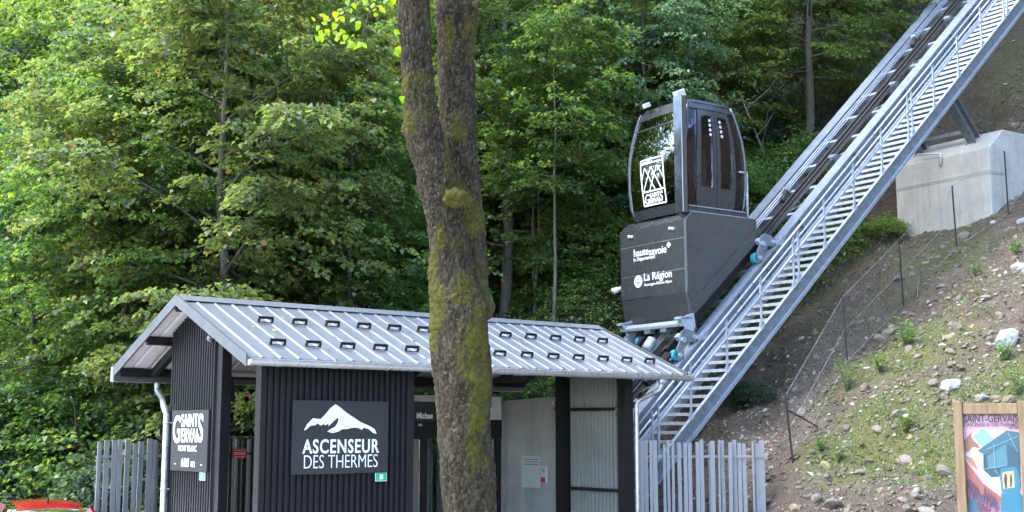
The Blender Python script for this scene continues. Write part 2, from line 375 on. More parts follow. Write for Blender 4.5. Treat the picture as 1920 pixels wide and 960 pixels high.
def axis(lo, f0, f1, hi, fine, coarse):
    return np.concatenate([np.arange(lo, f0, coarse), np.arange(f0, f1, fine), np.arange(f1, hi + 0.1, coarse)])
gx = axis(-160, -34, 2, 1.9, 0.9, 6)[:-1]; gx = np.concatenate([gx[gx < 1.5], np.arange(1.5, 24, 0.14), np.arange(24, 40, 0.8), np.arange(40, 165, 6)])
gy = np.concatenate([np.arange(-60, 10, 6), np.arange(10, 16, 0.6), np.arange(16, 48, 0.15), np.arange(48, 80, 0.9), np.arange(80, 240, 6)])
X, Y = np.meshgrid(gx, gy, indexing='ij'); Z = height(X, Y)
V = np.stack([X, Y, Z], -1).reshape(-1, 3); nx, ny = X.shape
I = np.arange(nx * ny).reshape(nx, ny)
Q = np.stack([I[:-1, :-1], I[1:, :-1], I[1:, 1:], I[:-1, 1:]], -1).reshape(-1, 4)
def terrain_mat():
    t = NT('hillside_ground'); v = t.coord("Object")
    at = t.new("ShaderNodeAttribute", attribute_name="rubble"); am = t.new("ShaderNodeAttribute", attribute_name="moss")
    n1 = t.noise(v, 1.1, 6, 0.7); n2 = t.noise(v, 9, 5, 0.7); n3 = t.noise(v, 34, 4, 0.7)
    vo = t.new("ShaderNodeTexVoronoi"); vo.inputs["Scale"].default_value = 16; t.l(v, vo.inputs["Vector"])
    vo2 = t.new("ShaderNodeTexVoronoi"); vo2.inputs["Scale"].default_value = 34; t.l(v, vo2.inputs["Vector"])
    soil = t.ramp(n1, [(0.32, (0.098, 0.070, 0.048)), (0.52, (0.165, 0.126, 0.090)), (0.7, (0.23, 0.182, 0.136))])
    soil = t.mix(t.maprange(n2, 0.4, 0.7, 0, 0.6), soil, (0.05, 0.037, 0.028))
    bw = t.new("ShaderNodeRGBToBW"); t.l(vo.outputs["Color"], bw.inputs[0])
    st = t.math('MULTIPLY', t.maprange(vo.outputs["Distance"], 0.34, 0.22), t.maprange(bw.outputs[0], 0.45, 0.55))
    bw2 = t.new("ShaderNodeRGBToBW"); t.l(vo2.outputs["Color"], bw2.inputs[0])
    st2 = t.math('MULTIPLY', t.maprange(vo2.outputs["Distance"], 0.36, 0.25), t.maprange(bw2.outputs[0], 0.4, 0.5))
    scol = t.ramp(bw.outputs[0], [(0.4, (0.15, 0.12, 0.09)), (0.8, (0.28, 0.24, 0.19))])
    soil = t.mix(t.math('MULTIPLY', st2, 0.7), soil, (0.19, 0.155, 0.115)); soil = t.mix(t.math('MULTIPLY', st, 0.85), soil, scol)
    mossc = t.ramp(n2, [(0.35, (0.085, 0.095, 0.024)), (0.6, (0.175, 0.182, 0.044)), (0.75, (0.24, 0.225, 0.085))])
    mm = t.maprange(t.math('ADD', am.outputs["Fac"], t.math('MULTIPLY', t.math('SUBTRACT', n2, 0.5), 1.5)), 0.38, 0.62)
    soil = t.mix(t.math('MULTIPLY', mm, 0.8), soil, mossc)
    forest = t.ramp(n2, [(0.35, (0.022, 0.026, 0.012)), (0.6, (0.05, 0.045, 0.025)), (0.75, (0.07, 0.085, 0.03))])
    c = t.mix(at.outputs["Fac"], forest, soil)
    hh = t.math('ADD', t.math('MULTIPLY', st, 0.8), t.math('ADD', t.math('MULTIPLY', st2, 0.5), n3))
    t.pbr(c, 0.92, 0, t.bump(hh, 1.0, 0.09)); return t.m
M['terrain'] = terrain_mat()
terrain = tag(np_mesh('terrain', V, Q, M['terrain'], None, True), 'steep rubble and forest hillside rising behind the lift', None, None, 'structure')
sv = (V[:, 0] - T0[0]) * TA[0] + (V[:, 1] - T0[1]) * TA[1]; bv = (V[:, 0] - T0[0]) * TB[0] + (V[:, 1] - T0[1]) * TB[1]
rub = np.clip((3.6 + np.clip(sv - 7, 0, 3) + 0.5 * fbm(V[:, 0] * .7, V[:, 1] * .7, 3, 3) - bv) / 0.8, 0, 1) * np.clip((27 - sv + fbm(V[:, 0] * .5, V[:, 1] * .5, 8, 3)) / 3, 0, 1)
moss = 0.15 * np.clip(fbm(V[:, 0] * .45, V[:, 1] * .45, 12.0, 3) + .4, 0, 1.4)
for (mx, my, rad, amp) in ((1650, 790, 1.5, 1.35), (1560, 740, 0.8, .5), (1700, 650, 2.0, .85), (1760, 480, 2.2, .65), (1850, 330, 2.0, .45), (1900, 130, 2.2, .5), (1900, 700, 1.8, .7), (1770, 860, 0.8, .8), (1500, 470, 1.6, .55), (1600, 430, 1.2, .6), (1690, 560, 1.2, .45)):
    p = px_ground(mx, my)
    if p: moss = np.maximum(moss, amp * np.exp(-((V[:, 0] - p.x) ** 2 + (V[:, 1] - p.y) ** 2) / (rad * rad)))
for nm, arr in (("rubble", rub), ("moss", moss)):
    a = terrain.data.attributes.new(nm, 'FLOAT', 'POINT'); a.data.foreach_set("value", arr.astype(np.float32))
mb = MB(); Zs = -0.0
gx2 = np.linspace(-22, 11, 34); gy2 = np.linspace(-18, 21, 40)
Xa, Ya = np.meshgrid(gx2, gy2, indexing='ij'); Za = height(Xa, Ya, False) + 0.006
Ia = np.arange(Xa.size).reshape(Xa.shape); Qa = np.stack([Ia[:-1, :-1], Ia[1:, :-1], Ia[1:, 1:], Ia[:-1, 1:]], -1).reshape(-1, 4)
sA = (Xa - T0[0]) * TA[0] + (Ya - T0[1]) * TA[1]; Qa = Qa[(sA.ravel()[Qa] < -8.0).all(1)]
tag(np_mesh('forecourt', np.stack([Xa, Ya, Za], -1).reshape(-1, 3), Qa, M['gravel']), 'unseen gravel forecourt in front of the shelter, made pale to bounce light', None, None, 'structure')  # ground out of view, made pale to bounce light up to the soffit

# ------------------------------------------------------------------ shelter
RL, RW, RE, RH = 8.956, 4.781, EYE + 1.0, 1.035          # roof length, width, eave height, rise
RA = math.atan2(RH, RW / 2); RSL = math.hypot(RH, RW / 2)
sh = at_s('lift_shelter', 'black clad open lift shelter with ribbed grey metal gable roof', 'shelter')
def roof_pt(a, v, n, front=True):       # v = distance up the slope from the eave, n = normal offset
    b = v * math.cos(RA) - n * math.sin(RA); z = RE + v * math.sin(RA) + n * math.cos(RA)
    return Vector((a, b if front else RW - b, z))
NS = 10; PW = RL / NS; RP = PW / 3
prof = []
for k in range(3):
    x = k * RP; prof += [(x, 0), (x + RP - .085, 0), (x + RP - .058, .017), (x + RP - .030, .017), (x + RP - .004, 0)]
prof.append((PW - .001, 0)); prof[0] = (0.001, 0)
for front in (True, False):
    proto = None
    for i in range(NS):
        if proto is None:
            mb = MB(); n = len(prof); vs = []
            for v in (0.0, RSL):
                vs += [roof_pt(p[0], v, p[1], front) for p in prof] + [roof_pt(p[0], v, p[1] * 0.9 - 0.022, front) for p in prof]
            o2 = 2 * n; top = []; bot = []
            for k in range(n - 1):
                top.append((k, k + 1, o2 + k + 1, o2 + k)); bot.append((n + k, o2 + n + k, o2 + n + k + 1, n + k + 1))
            side = [(0, o2, o2 + n, n), (n - 1, 2 * n - 1, o2 + 2 * n - 1, o2 + n - 1)]
            side += [(k, n + k, n + k + 1, k + 1) for k in range(n - 1)] + [(o2 + k, o2 + k + 1, o2 + n + k + 1, o2 + n + k) for k in range(n - 1)]
            mb.add(vs, []); mb.cm = 0
            fl = (lambda f: f) if front else (lambda f: tuple(reversed(f)))
            mb.f += [fl(f) for f in top]; mb.m += [0] * len(top); mb.f += [fl(f) for f in bot]; mb.m += [1] * len(bot); mb.f += side; mb.m += [0] * len(side)
            proto = mb.build('roof_sheet', [M['roof'], M['soffit']], sh)
        else: copy_of(proto, sh, (i * PW, 0, 0))
mb = MB()                                # ridge cap
for fr in (True, False):
    pts = [roof_pt(-.02, RSL - .20, .030, fr), roof_pt(-.02, RSL + .012, .040, fr), roof_pt(-.02, RSL + .012, .034, fr), roof_pt(-.02, RSL - .20, .024, fr)]
    mb.prism(pts, (RL + .04, 0, 0))
mb.build('ridge_cap', M['roof'], sh)
mb = MB()
for k in range(NS * 3): mb.box(roof_pt(k * RP + RP * .36, RSL - .12, .012), (RP * .68, .03, .024), Matrix.Rotation(RA, 3, 'X'))
mb.build('ridge_gap_shade', M['black_steel'], sh)  # black blocks stand in for the shade in the open gaps under the cap
gp = None
for row, (v, k0) in enumerate(((RSL * .60, 3), (RSL * .20, 2))):
    for j in range(15):
        a = (k0 + 2 * j) * RP - .02 + RP * .5
        if a > RL - .2: break
        if gp is None:
            mb = MB(); mb.box((0, 0, .075), (.26, .006, .03)); mb.box((-.115, .0, .035), (.03, .03, .06)); mb.box((.115, .0, .035), (.03, .03, .06)); mb.box((0, .02, .092), (.26, .04, .005)); mb.box((0, 0, .008), (.26, .03, .006))
            gp = mb.build('snow_guard', M['black_steel'], sh); g = gp
        else: g = copy_of(gp, sh)
        g.location = roof_pt(a, v, .012); g.rotation_euler = (RA, 0, 0)
fd = .165                                # gable fascias
for a0 in (-.032, RL + .002):
    for fr in (True, False):
        q = [roof_pt(a0, -.02 if fr else .0, .055, fr), roof_pt(a0, RSL, .055, fr), roof_pt(a0, RSL, .055, fr) - Vector((0, 0, fd + .01)), roof_pt(a0, -.02 if fr else 0, .055, fr) - Vector((0, 0, fd + .01))]
        q[1].y = q[2].y = RW / 2; mb = MB(); mb.prism(q, (.03, 0, 0)); mb.build('fascia', M['fascia'], sh)
for fr in (True, False):                 # purlins
    for v in ((.12, RSL * .5, RSL - .13) if not fr else (.2, RSL * .5, RSL - .13)):
        c = roof_pt(RL / 2, v, -.10, fr); mb = MB(); mb.box(c, (RL - .02, .06, .13), Matrix.Rotation(RA if fr else -RA, 3, 'X')); mb.build('purlin', M['black_steel'], sh)
for a in (.50, 3.05, 5.6, 7.92):         # rafters
    for fr in (True, False):
        mb = MB(); mb.bar(roof_pt(a, .62 if fr else .35, -.235, fr), roof_pt(a, RSL - .02, -.235, fr), .10, .13); mb.build('rafter', M['black_steel'], sh)
for a in (3.05, 5.6):
    mb = MB(); mb.bar((a, .5, 3.06), (a, RW - .5, 3.06), .08, .10); mb.build('tie_beam', M['black_steel'], sh)
def halfround(r, t, z, b):
    out = [(b + r * math.cos(math.pi + math.pi * k / 10), z + r * math.sin(math.pi + math.pi * k / 10)) for k in range(11)]
    inn = [(b + (r - t) * math.cos(math.pi + math.pi * k / 10), z + (r - t) * math.sin(math.pi + math.pi * k / 10)) for k in range(10, -1, -1)]
    return out + inn
mb = MB(); pr = halfround(.085, .006, RE - .035, -.07); n = len(pr)
mb.add([(-.01, b, z) for b, z in pr] + [(RL + .08, b, z) for b, z in pr], [(i, (i + 1) % n, n + (i + 1) % n, n + i) for i in range(n)] )
caps = [(-.01, b, z) for b, z in pr[:11]]; mb.add(caps, [tuple(range(11))]); mb.add([(RL + .08, b, z) for b, z in pr[:11]], [tuple(range(10, -1, -1))])
mb.tube([(-.01, -.155, RE - .032), (RL + .08, -.155, RE - .032)], .012, 6)
gut = mb.build('gutter', M['zinc'], sh, True, auto=.6)
br = None
for i in range(10):
    a = .45 + i * .92
    if br is None:
        mb = MB(); pts = [Vector((0, -.07 + .089 * math.cos(math.pi + math.pi * k / 8), RE - .035 + .089 * math.sin(math.pi + math.pi * k / 8))) for k in range(9)]
        for k in range(8): mb.bar(pts[k], pts[k + 1], .028, .005, (1, 0, 0)) if False else mb.bar(pts[k], pts[k + 1], .03, .006, (0, 0.3, 1))
        mb.bar(pts[0], roof_pt(0, .16, .05), .025, .005); br = mb.build('gutter_bracket', M['zinc'], gut); br.location = (a, 0, 0)
    else: copy_of(br, gut, (a, 0, 0))
# rear box gutter with its bright end
mb = MB(); mb.box2((-.03, RW - .02, RE - .20), (RL + .03, RW + .11, RE + .035)); mb.build('rear_gutter', M['fascia'], sh)
mb = MB(); mb.box2((-.034, RW - .03, RE - .208), (RL + .03, RW + .118, RE - .2005)); mb.box2((-.036, RW + .02, RE - .20), (-.0305, RW + .116, RE + .05)); mb.build('gutter_trim', M['zinc'], sh)
# downpipes
g = s_b(1240, 722, -.06)
dp = MB(); dp.tube([(g.x, -.06, RE - .10), (g.x, -.06, RE - .22), (g.x - .02, -.03, RE - .29), (g.x - .07, .06, RE - .35), (8.20, .36, 2.76), (8.13, .44, 2.70), (8.11, .45, 2.62), (8.11, .45, .02)], .045, 12)
dpo = dp.build('downpipe', M['zinc'], sh, True, auto=.9)
mb = MB(); mb.tube([(g.x, -.06, RE - .10), (g.x, -.06, RE - .20)], [.075, .046], 12); mb.build('outlet', M['zinc'], dpo, True)
p1 = s_b(296, 722, RW); p2 = s_a(313, 768, .30)
mb = MB(); mb.tube([(p1.x, RW + .03, RE - .2), (p1.x, RW + .01, RE - .34), (p1.x * .7 + .1, RW * .65 + p2.y * .35, p2.z + .20), (.30, p2.y + .12, p2.z + .04), (.30, p2.y, p2.z - .08), (.30, p2.y, .02)], .05, 12); dpl = mb.build('downpipe', M['zinc'], sh, True, auto=.9)
for z in (2.3, 1.25):
    mb = MB(); mb.tube([(.30, p2.y, z - .012), (.30, p2.y, z + .012)], .06, 12); mb.bar((.30, p2.y, z), (.42, p2.y - .08, z), .02, .02); mb.build('pipe_clip', M['zinc'], dpl, True)

# cladding walls: posts, backing and ribs
def clad(name, parent, p, q, zlo, ztop, nrm, mat, pitch=.085, rw=.05, rd=.035, proto={}):
    """ribbed wall between plan points p, q; ztop(t) gives the top; every rib is a part"""
    p = Vector(p); q = Vector(q); d = (q - p); L = d.length; d.normalize(); nrm = Vector(nrm)
    mb = MB(); N = 16
    poly = [p.to_3d() + Vector((0, 0, zlo)), q.to_3d() + Vector((0, 0, zlo))] + [(p + d * L * (1 - k / N)).to_3d() + Vector((0, 0, ztop(1 - k / N) - .012)) for k in range(N + 1)]
    mb.prism(poly, (-nrm * .05).to_3d()); back = mb.build(name, mat, parent)
    n = int(L / pitch); 
    for i in range(n):
        t = (i + .5) / n; c = p + d * L * t; zt = ztop(t) - .01
        key = (round(d.x, 3), round(d.y, 3), rw, rd, mat.name)
        if key not in proto:
            m2 = MB(); e = d.to_3d() * rw / 2; o = nrm.to_3d() * rd
            m2.prism([-e, e, e * .72 + o, -e * .72 + o], (0, 0, 1)); proto[key] = m2.build('rib', mat, back); r = proto[key]
        else: r = copy_of(proto[key], back)
        r.location = (c.x + nrm.x * .001, c.y + nrm.y * .001, zlo); r.scale = (1, 1, zt - zlo)
    return back
def under_roof(b): return RE + (RW / 2 - abs(b - RW / 2)) * math.tan(RA) - .055
AG = .40
gl, gr = s_a(322, 760, AG).y, s_a(405, 760, AG).y
clad('gable_cladding', sh, (AG, gl), (AG, gr), 0.0, lambda t: under_roof(gl + (gr - gl) * t), (-1, 0), M['black_clad'], .082, .05)
gf = s_a(416, 700, AG).y
for b, w in ((gf + .11, .22), (gl - .06 + .06, .12)):
    mb = MB(); mb.box2((AG + .002, b - w / 2, 0), (AG + .16, b + w / 2, under_roof(b) - .03)); mb.build('post', M['black_steel'], sh)
FB = .45
fl_, fr_ = s_b(492, 760, FB).x, s_b(770, 760, FB).x
clad('front_cladding', sh, (fl_ + .04, FB), (fr_ - .02, FB), 0.0, lambda t: under_roof(FB) - .02, (0, -1), M['black_clad'], .098, .058, .04)
for a in (fl_, fr_):
    mb = MB(); mb.box2((a - .045, FB - .03, 0), (a + .045, FB + .13, under_roof(FB) - .03)); mb.build('post', M['black_steel'], sh)
RG = 8.0
rb0, rb1 = .46, s_a(1066, 760, RG).y
clad('end_cladding', sh, (RG + .05, rb0 + .1), (RG + .05, rb1), 0.0, lambda t: under_roof(rb0 + .1 + (rb1 - rb0 - .1) * t), (-1, 0), M['inner_clad'], .10, .062, .03)
for b, w in ((rb0 + .10, .20), (rb1 + .10, .19)):
    mb = MB(); mb.box2((RG - .17, b - w / 2, 0), (RG + .04, b + w / 2, under_roof(b) - .05)); mb.build('post', M['black_steel'], sh)
for z in (2.57, 1.08):
    mb = MB(); mb.box2((RG - .06, rb0 + .2, z - .03), (RG + .012, rb1 + .01, z + .03)); mb.build('girt', M['black_steel'], sh)
# rear posts and rails
for a in (3.05, 5.6):
    mb = MB(); mb.box2((a - .06, RW - .55, 0), (a + .06, RW - .43, RE - .05)); mb.build('post', M['black_steel'], sh)
mb = MB(); mb.box2((.45, RW - .52, RE - .12), (RG, RW - .44, RE)); mb.build('rear_beam', M['black_steel'], sh)
# strip light under the roof beside the gable opening
mb = MB(); q = s_b(430, 701, 2.6); mb.tube([(q.x, 2.6, q.z), (q.x + 1.5, 2.6, q.z)], .045, 10); mb.tube([(q.x - .02, 2.6, q.z), (q.x, 2.6, q.z)], .07, 12); tl_ = mb.build('strip_light', M['white_plastic'], sh, True, auto=.6)

# landing doors with the stop name above
PB = 3.55
lx = s_b(760, 800, PB).x; z_d = s_b(780, 823, PB).z; z_h = s_b(780, 786, PB).z; z_t = s_b(780, 741, PB).z
lp = at_s('landing_doors', 'black framed glazed landing doors under a grey header inside the shelter', 'doors')
mb = MB(); mb.box2((lx - .5, PB, z_h), (lx + 2.3, PB + .12, z_t)); hd = mb.build('header_panel', M['header'], lp)
mb = MB(); mb.box2((lx - .5, PB - .02, z_d), (lx + 2.3, PB + .14, z_h - .004)); mb.build('door_head', M['black_steel'], lp)
for x in (s_b(795, 880, PB).x,):
    mb = MB(); mb.box2((x - .075, PB, 0), (x + .075, PB + .08, z_d - .003)); mb.build('door_stile', M['black_steel'], lp)
for a in (lx - .45, lx + 1.5, lx + 2.25):
    mb = MB(); mb.box2((a - .05, PB, 0), (a + .05, PB + .1, z_d - .003)); mb.build('door_jamb', M['black_steel'], lp)
xs_ = s_b(795, 880, PB).x
for a0, a1 in ((lx - .40, xs_ - .08), (xs_ + .08, lx + 1.45)):
    mb = MB(); mb.box2((a0, PB + .03, .05), (a1, PB + .045, z_d - .01)); mb.build('door_glass', M['clear_glass'], lp)
sg = at_s('stop_name_sign', 'dark name board with white letters above the landing doors', 'sign')
e0, e1 = s_b(776, 753, PB - .03), s_b(776, 790, PB - .03)
mb = MB(); mb.box2((e0.x, PB - .05, e1.z), (e0.x + 1.25, PB - .022, e0.z)); mb.build('board', M['board_grey'], sg)
text('lettering', 'Michae', .155, M['white'], sg, (e0.x + .05, PB - .053, e1.z + .055), (R(90), 0, 0), .004, .85)
mb = MB(); mb.box2((e0.x + .10, PB - .045, e1.z - .09), (e0.x + .19, PB - .024, e1.z - .045)); mb.build('small_plate', M['galv'], sg)

# ------------------------------------------------------------------ concrete wall with its plate and call point
wa = Vector((RG + .07, rb1 + .12, 0)); wS = S0 + wa.x * SA + wa.y * SB
ad, an = azdirs(-39.25); ad = ad
wl0 = wS; 
def wall_at(x, y): return onplane(x, y, wl0, np.array([ad[1], -ad[0], 0]))
we = wall_at(947, 800); wz = wall_at(1053, 742)[2]; wz2 = wall_at(948, 751)[2]
cw = empty('concrete_wall', (wl0[0], wl0[1], 0), math.atan2(ad[1], ad[0]), 'tall bare concrete wall between the foreground trunk and the end cladding', 'wall')
WL = float(np.dot(we - wl0, ad))
mb = MB(); mb.prism([(-.35, 0, 0), (WL - .012, 0, 0), (WL - .012, 0, wz2), (-.35, 0, wz + (wz - wz2) * .35 / WL)], (0, -.22, 0)); mb.build('wall_panel', M['concrete'], cw, bevel=.008)
mb = MB(); mb.box2((WL + .004, 0.0, 0), (WL + .42, -.22, wz2 - .01)); mb.build('wall_panel', M['concrete'], cw, bevel=.008)
def wp(x, y): P = wall_at(x, y); d = P - wl0; return float(np.dot(d, ad)), P[2]
# outward side of the wall faces the camera: local +Y or -Y?
wn_ = np.array([-ad[1], ad[0], 0]); face = 1 if np.dot(wn_, CAM - wl0) > 0 else -1
yy = (.001 if face > 0 else -.221)
(u0, v0), (u1, v1) = wp(980, 855), wp(1013, 915)
pl = empty('notice_plate', (wl0[0], wl0[1], 0), cw.rotation_euler[2], 'brushed metal notice plate screwed to the concrete wall', 'plate')
def wbox(mbx, ua, ub, za, zb, d0, d1): mbx.box2((ua, face * d0 + (0 if face > 0 else -.22), za), (ub, face * d1 + (0 if face > 0 else -.22), zb)); return mbx
wbox(MB(), u1, u0, v1, v0, .002, .012).build('plate', plain('notice_metal', (0.55, 0.56, 0.56), .35, .2, .04), pl)
mb = MB()
for k in range(3): wbox(mb, u1 + .04, u0 - .04 - .05 * (k % 2), v0 - .07 - .05 * k, v0 - .052 - .05 * k, .012, .0135)
mb.build('engraving', M['galv_dark'], pl)
mb = MB()
for uu in (u1 + .02, u0 - .02):
    for vv in (v1 + .02, v0 - .02): wbox(mb, uu - .008, uu + .008, vv - .008, vv + .008, .012, .018)
mb.build('screws', M['zinc'], pl)
(u0, v0), (u1, v1) = wp(1017, 874), wp(1028, 906)
cp = empty('call_point', (wl0[0], wl0[1], 0), cw.rotation_euler[2], 'small white call box with a red button panel beside the metal plate', 'call box')
wbox(MB(), u1, u0, v1, v0, .002, .06).build('casing', M['white_plastic'], cp, bevel=.006)
wbox(MB(), u1 + .02, u0 - .03, v1 + .02, v1 + .11, .061, .068).build('red_panel', M['red_sign'], cp)
wbox(MB(), u1 + .03, u0 - .05, v0 - .12, v0 - .03, .061, .07).build('speaker_grille', M['galv'], cp)
def dome_camera(label, loc, rz, white=True):
    rz = math.atan2(CAM[1] - loc[1], CAM[0] - loc[0]) + R(90) + R(22)
    e_ = empty('security_camera', loc, rz, label, 'camera', 'security cameras on the shelter')
    mb = MB(); rr = [(.0, .0), (.055, .0), (.062, .03), (.058, .07), (.04, .085)]
    mb.tube([(0, -y, 0) for _, y in [(0, 0), (0, .03), (0, .07), (0, .09)]], [.06, .066, .062, .05], 14); mb.build('housing', M['white_plastic'] if white else M['galv_dark'], e_, True, auto=.7)
    m2 = MB(); m2.tube([(0, -.09, -.0), (0, -.115, 0), (0, -.13, 0), (0, -.137, 0)], [.046, .042, .028, .008], 14); m2.build('lens_dome', M['car_glass'], e_, True)
    m3 = MB(); m3.tube([(.04, -.03, -.05), (.05, -.05, -.11), (.02, -.04, -.14), (-.03, -.0, -.1)], .01, 6); m3.build('cable_loop', M['dark_rubber'], e_, True)
    return e_
P = wall_at(1041, 756); P = P + wn_ * face * (0.01 if face > 0 else .235)
dome_camera('white ball camera with black lens at the top of the concrete wall', tuple(P), cw.rotation_euler[2] + (R(180) if face > 0 else 0) + R(25))
q = s_a(394, 635, AG - .045); P = S0 + q.x * SA + q.y * SB; dome_camera('grey ball camera high on the gable under the roof edge', (P[0], P[1], q.z), S_RZ - R(90) + R(20), False)
q = s_a(1158, 766, RG - .07); P = S0 + q.x * SA + q.y * SB; dome_camera('dark ball camera on the inner side of the end cladding', (P[0], P[1], q.z), S_RZ - R(70), False)
# floodlight hanging in the gable opening
q0 = s_b(414, 712, 2.3); q1 = s_b(443, 748, 2.3)
fo = at_s('floodlight', 'black box floodlight hanging under the roof in the gable opening', 'floodlight')
mb = MB(); mb.prism([(q0.x + .02, 2.3, q0.z), (q1.x - .05, 2.3, q0.z), (q1.x, 2.3, q1.z), (q0.x, 2.3, q1.z)], (0, .12, 0)); mb.build('housing', M['dark_rubber'], fo, bevel=.015)
mb = MB(); mb.tube([(q0.x + .15, 2.36, q0.z - .01), (q0.x + .15, 2.36, q0.z + .35)], .018, 8); mb.build('bracket', M['black_steel'], fo)

# ------------------------------------------------------------------ signs on the shelter
def sg_logo(parent, mat, place, w, h, z0, u0, bold=1.0):
    """two-line name with tall first and last letters; place(u, v) -> (loc, rot)"""
    def put(nm, s, size, u, v, sx, b, sp_=1.0):
        loc, rot = place(u0 + u * w, z0 + v * h); return text(nm, s, size, mat, parent, loc, rot, b * bold, sx, .002, 'LEFT', sp_)
    put('letter', 'G', h * 1.36, -.01, .0, w / h * .245 / .36 * .36, h * .022)
    put('letter', 'S', h * 1.36, .735, .04, w / h * .26 / .33 * .33, h * .022)
    put('letters', 'SAINT', h * .62, .245, .56, w / h * .50 / 1.70 * .97, h * .012)
    put('letters', 'ERVAI', h * .66, .25, .02, w / h * .51 / 1.62 * .90, h * .014)
sb_ = at_s('lift_name_sign', 'dark grey board with white mountain emblem and ASCENSEUR DES THERMES lettering', 'sign')
PBF = FB - .045
c0, c1 = s_b(550, 750, PBF - .03), s_b(727, 886, PBF - .03)
mb = MB(); mb.box2((c0.x, PBF - .03, c1.z), (c1.x, PBF - .002, c0.z)); mb.build('board', M['board_grey'], sb_, bevel=.003)
OUT = [(937,610),(950,585),(975,558),(990,560),(1008,562),(1030,540),(1050,515),(1072,498),(1090,510),(1120,535),(1150,555),(1180,575),(1215,590),(1240,605),(1248,625),(1235,622),(1215,605),(1192,598),(1185,608),(1170,600),(1150,598),(1120,605),(1100,605),(1085,615),(1060,622),(1037,615),(1050,605),(1070,595),(1080,580),(1085,565),(1083,555),(1070,565),(1055,580),(1042,593),(1043,580),(1030,588),(1020,583),(1010,590),(995,580),(985,588),(965,590),(945,608)]
def flat_poly(name, pts, mat, parent, ext):
    bm = bmesh.new(); vs = [bm.verts.new(p) for p in pts]; f = bm.faces.new(vs); bm.normal_update()
    if f.normal.dot(Vector(ext)) < 0: f.normal_flip()
    bmesh.ops.triangulate(bm, faces=bm.faces[:]); g_ = bmesh.ops.extrude_face_region(bm, geom=bm.faces[:])
    for v in [v for v in g_['geom'] if isinstance(v, bmesh.types.BMVert)]: v.co += Vector(ext)
    me = bpy.data.meshes.new(name); bm.to_mesh(me); bm.free(); me.materials.append(mat); o = bpy.data.objects.new(name, me); return link(o, parent)
pts = [s_b(160 + x / 2.286, 540 + y / 2.286, PBF - .031) for x, y in OUT]
flat_poly('mountain_emblem', pts, M['white'], sb_, (0, -.003, 0))
wA = c1.x - c0.x; t0_, t1_ = s_b(554, 850, PBF), s_b(554, 879, PBF)
text('lettering', 'ASCENSEUR', .285, M['white'], sb_, ((c0.x + c1.x) / 2, PBF - .033, t0_.z), (R(90), 0, 0), .006, .79, .002, 'CENTER', 1.12)
text('lettering', 'DES THERMES', .285, M['white'], sb_, ((c0.x + c1.x) / 2, PBF - .033, t1_.z), (R(90), 0, 0), -.003, .745, .002, 'CENTER', 1.0)
sq = at_s('village_sign', 'dark grey board with village name and 608 m on the gable', 'sign')
PA = AG - .042
g0, g1 = s_a(323, 770, PA - .03), s_a(387, 886, PA - .03)
mb = MB(); mb.box2((PA - .03, g1.y, g1.z), (PA - .002, g0.y, g0.z)); mb.build('board', M['board_grey'], sq, bevel=.003)
gw = g0.y - g1.y; gh = g0.z - g1.z
rotg = (R(90), 0, R(-90))
sg_logo(sq, M['white'], lambda u, v: ((PA - .033, g0.y - u, v), rotg), gw * .93, gh * .47, g1.z + gh * .47, gw * .05)
text('lettering', 'MONT BLANC', .135, M['white'], sq, (PA - .033, g0.y - gw * .47, g1.z + gh * .325), rotg, -.001, .78, .002, 'CENTER')
for du in (-.36, .36):
    mb = MB(); mb.box((PA - .033, g0.y - gw * (.5 + du), g1.z + gh * .115), (.004, .05, .016)); mb.build('dash', M['white'], sq)
text('lettering', '608 m', .20, M['white'], sq, (PA - .033, g0.y - gw * .5, g1.z + gh * .07), rotg, -.001, 1.0, .002, 'CENTER')
def green_sticker(parent_label, where, face_):
    e_ = at_s('green_sticker', parent_label, 'sticker')
    if face_ == 'front':
        a, b = s_b(where[0], where[1], PBF - .01), s_b(where[2], where[3], PBF - .01)
        mb = MB(); mb.box2((a.x, PBF - .012, b.z), (b.x, PBF - .002, a.z)); mb.build('plate', M['white'], e_)
        w_, h_ = (b.x - a.x), a.z - b.z
        mb = MB(); mb.box2((a.x + .008, PBF - .015, b.z + .008), (b.x - .008, PBF - .0125, a.z - .008)); mb.build('green_field', M['green_sign'], e_)
        mb = MB(); mb.box2((a.x + w_ * .35, PBF - .017, b.z + h_ * .25), (b.x - w_ * .35, PBF - .0155, a.z - h_ * .25)); mb.box2((a.x + w_ * .43, PBF - .017, b.z + h_ * .15), (b.x - w_ * .5, PBF - .0156, b.z + h_ * .23)); mb.build('symbol', M['white'], e_)
    else:
        a, b = s_a(where[0], where[1], PA - .01), s_a(where[2], where[3], PA - .01)
        mb = MB(); mb.box2((PA - .012, b.y, b.z), (PA - .002, a.y, a.z)); mb.build('plate', M['white'], e_)
        w_, h_ = a.y - b.y, a.z - b.z
        mb = MB(); mb.box2((PA - .015, b.y + .01, b.z + .008), (PA - .0125, a.y - .01, a.z - .008)); mb.build('green_field', M['green_sign'], e_)
        mb = MB(); mb.box2((PA - .017, b.y + w_ * .35, b.z + h_ * .25), (PA - .0155, a.y - w_ * .35, a.z - h_ * .25)); mb.build('symbol', M['white'], e_)
green_sticker('small green symbol plate under the ASCENSEUR board', (704, 886, 725, 902), 'front')
green_sticker('small green symbol plate under the 608 m board', (374, 886, 384, 901), 'side')

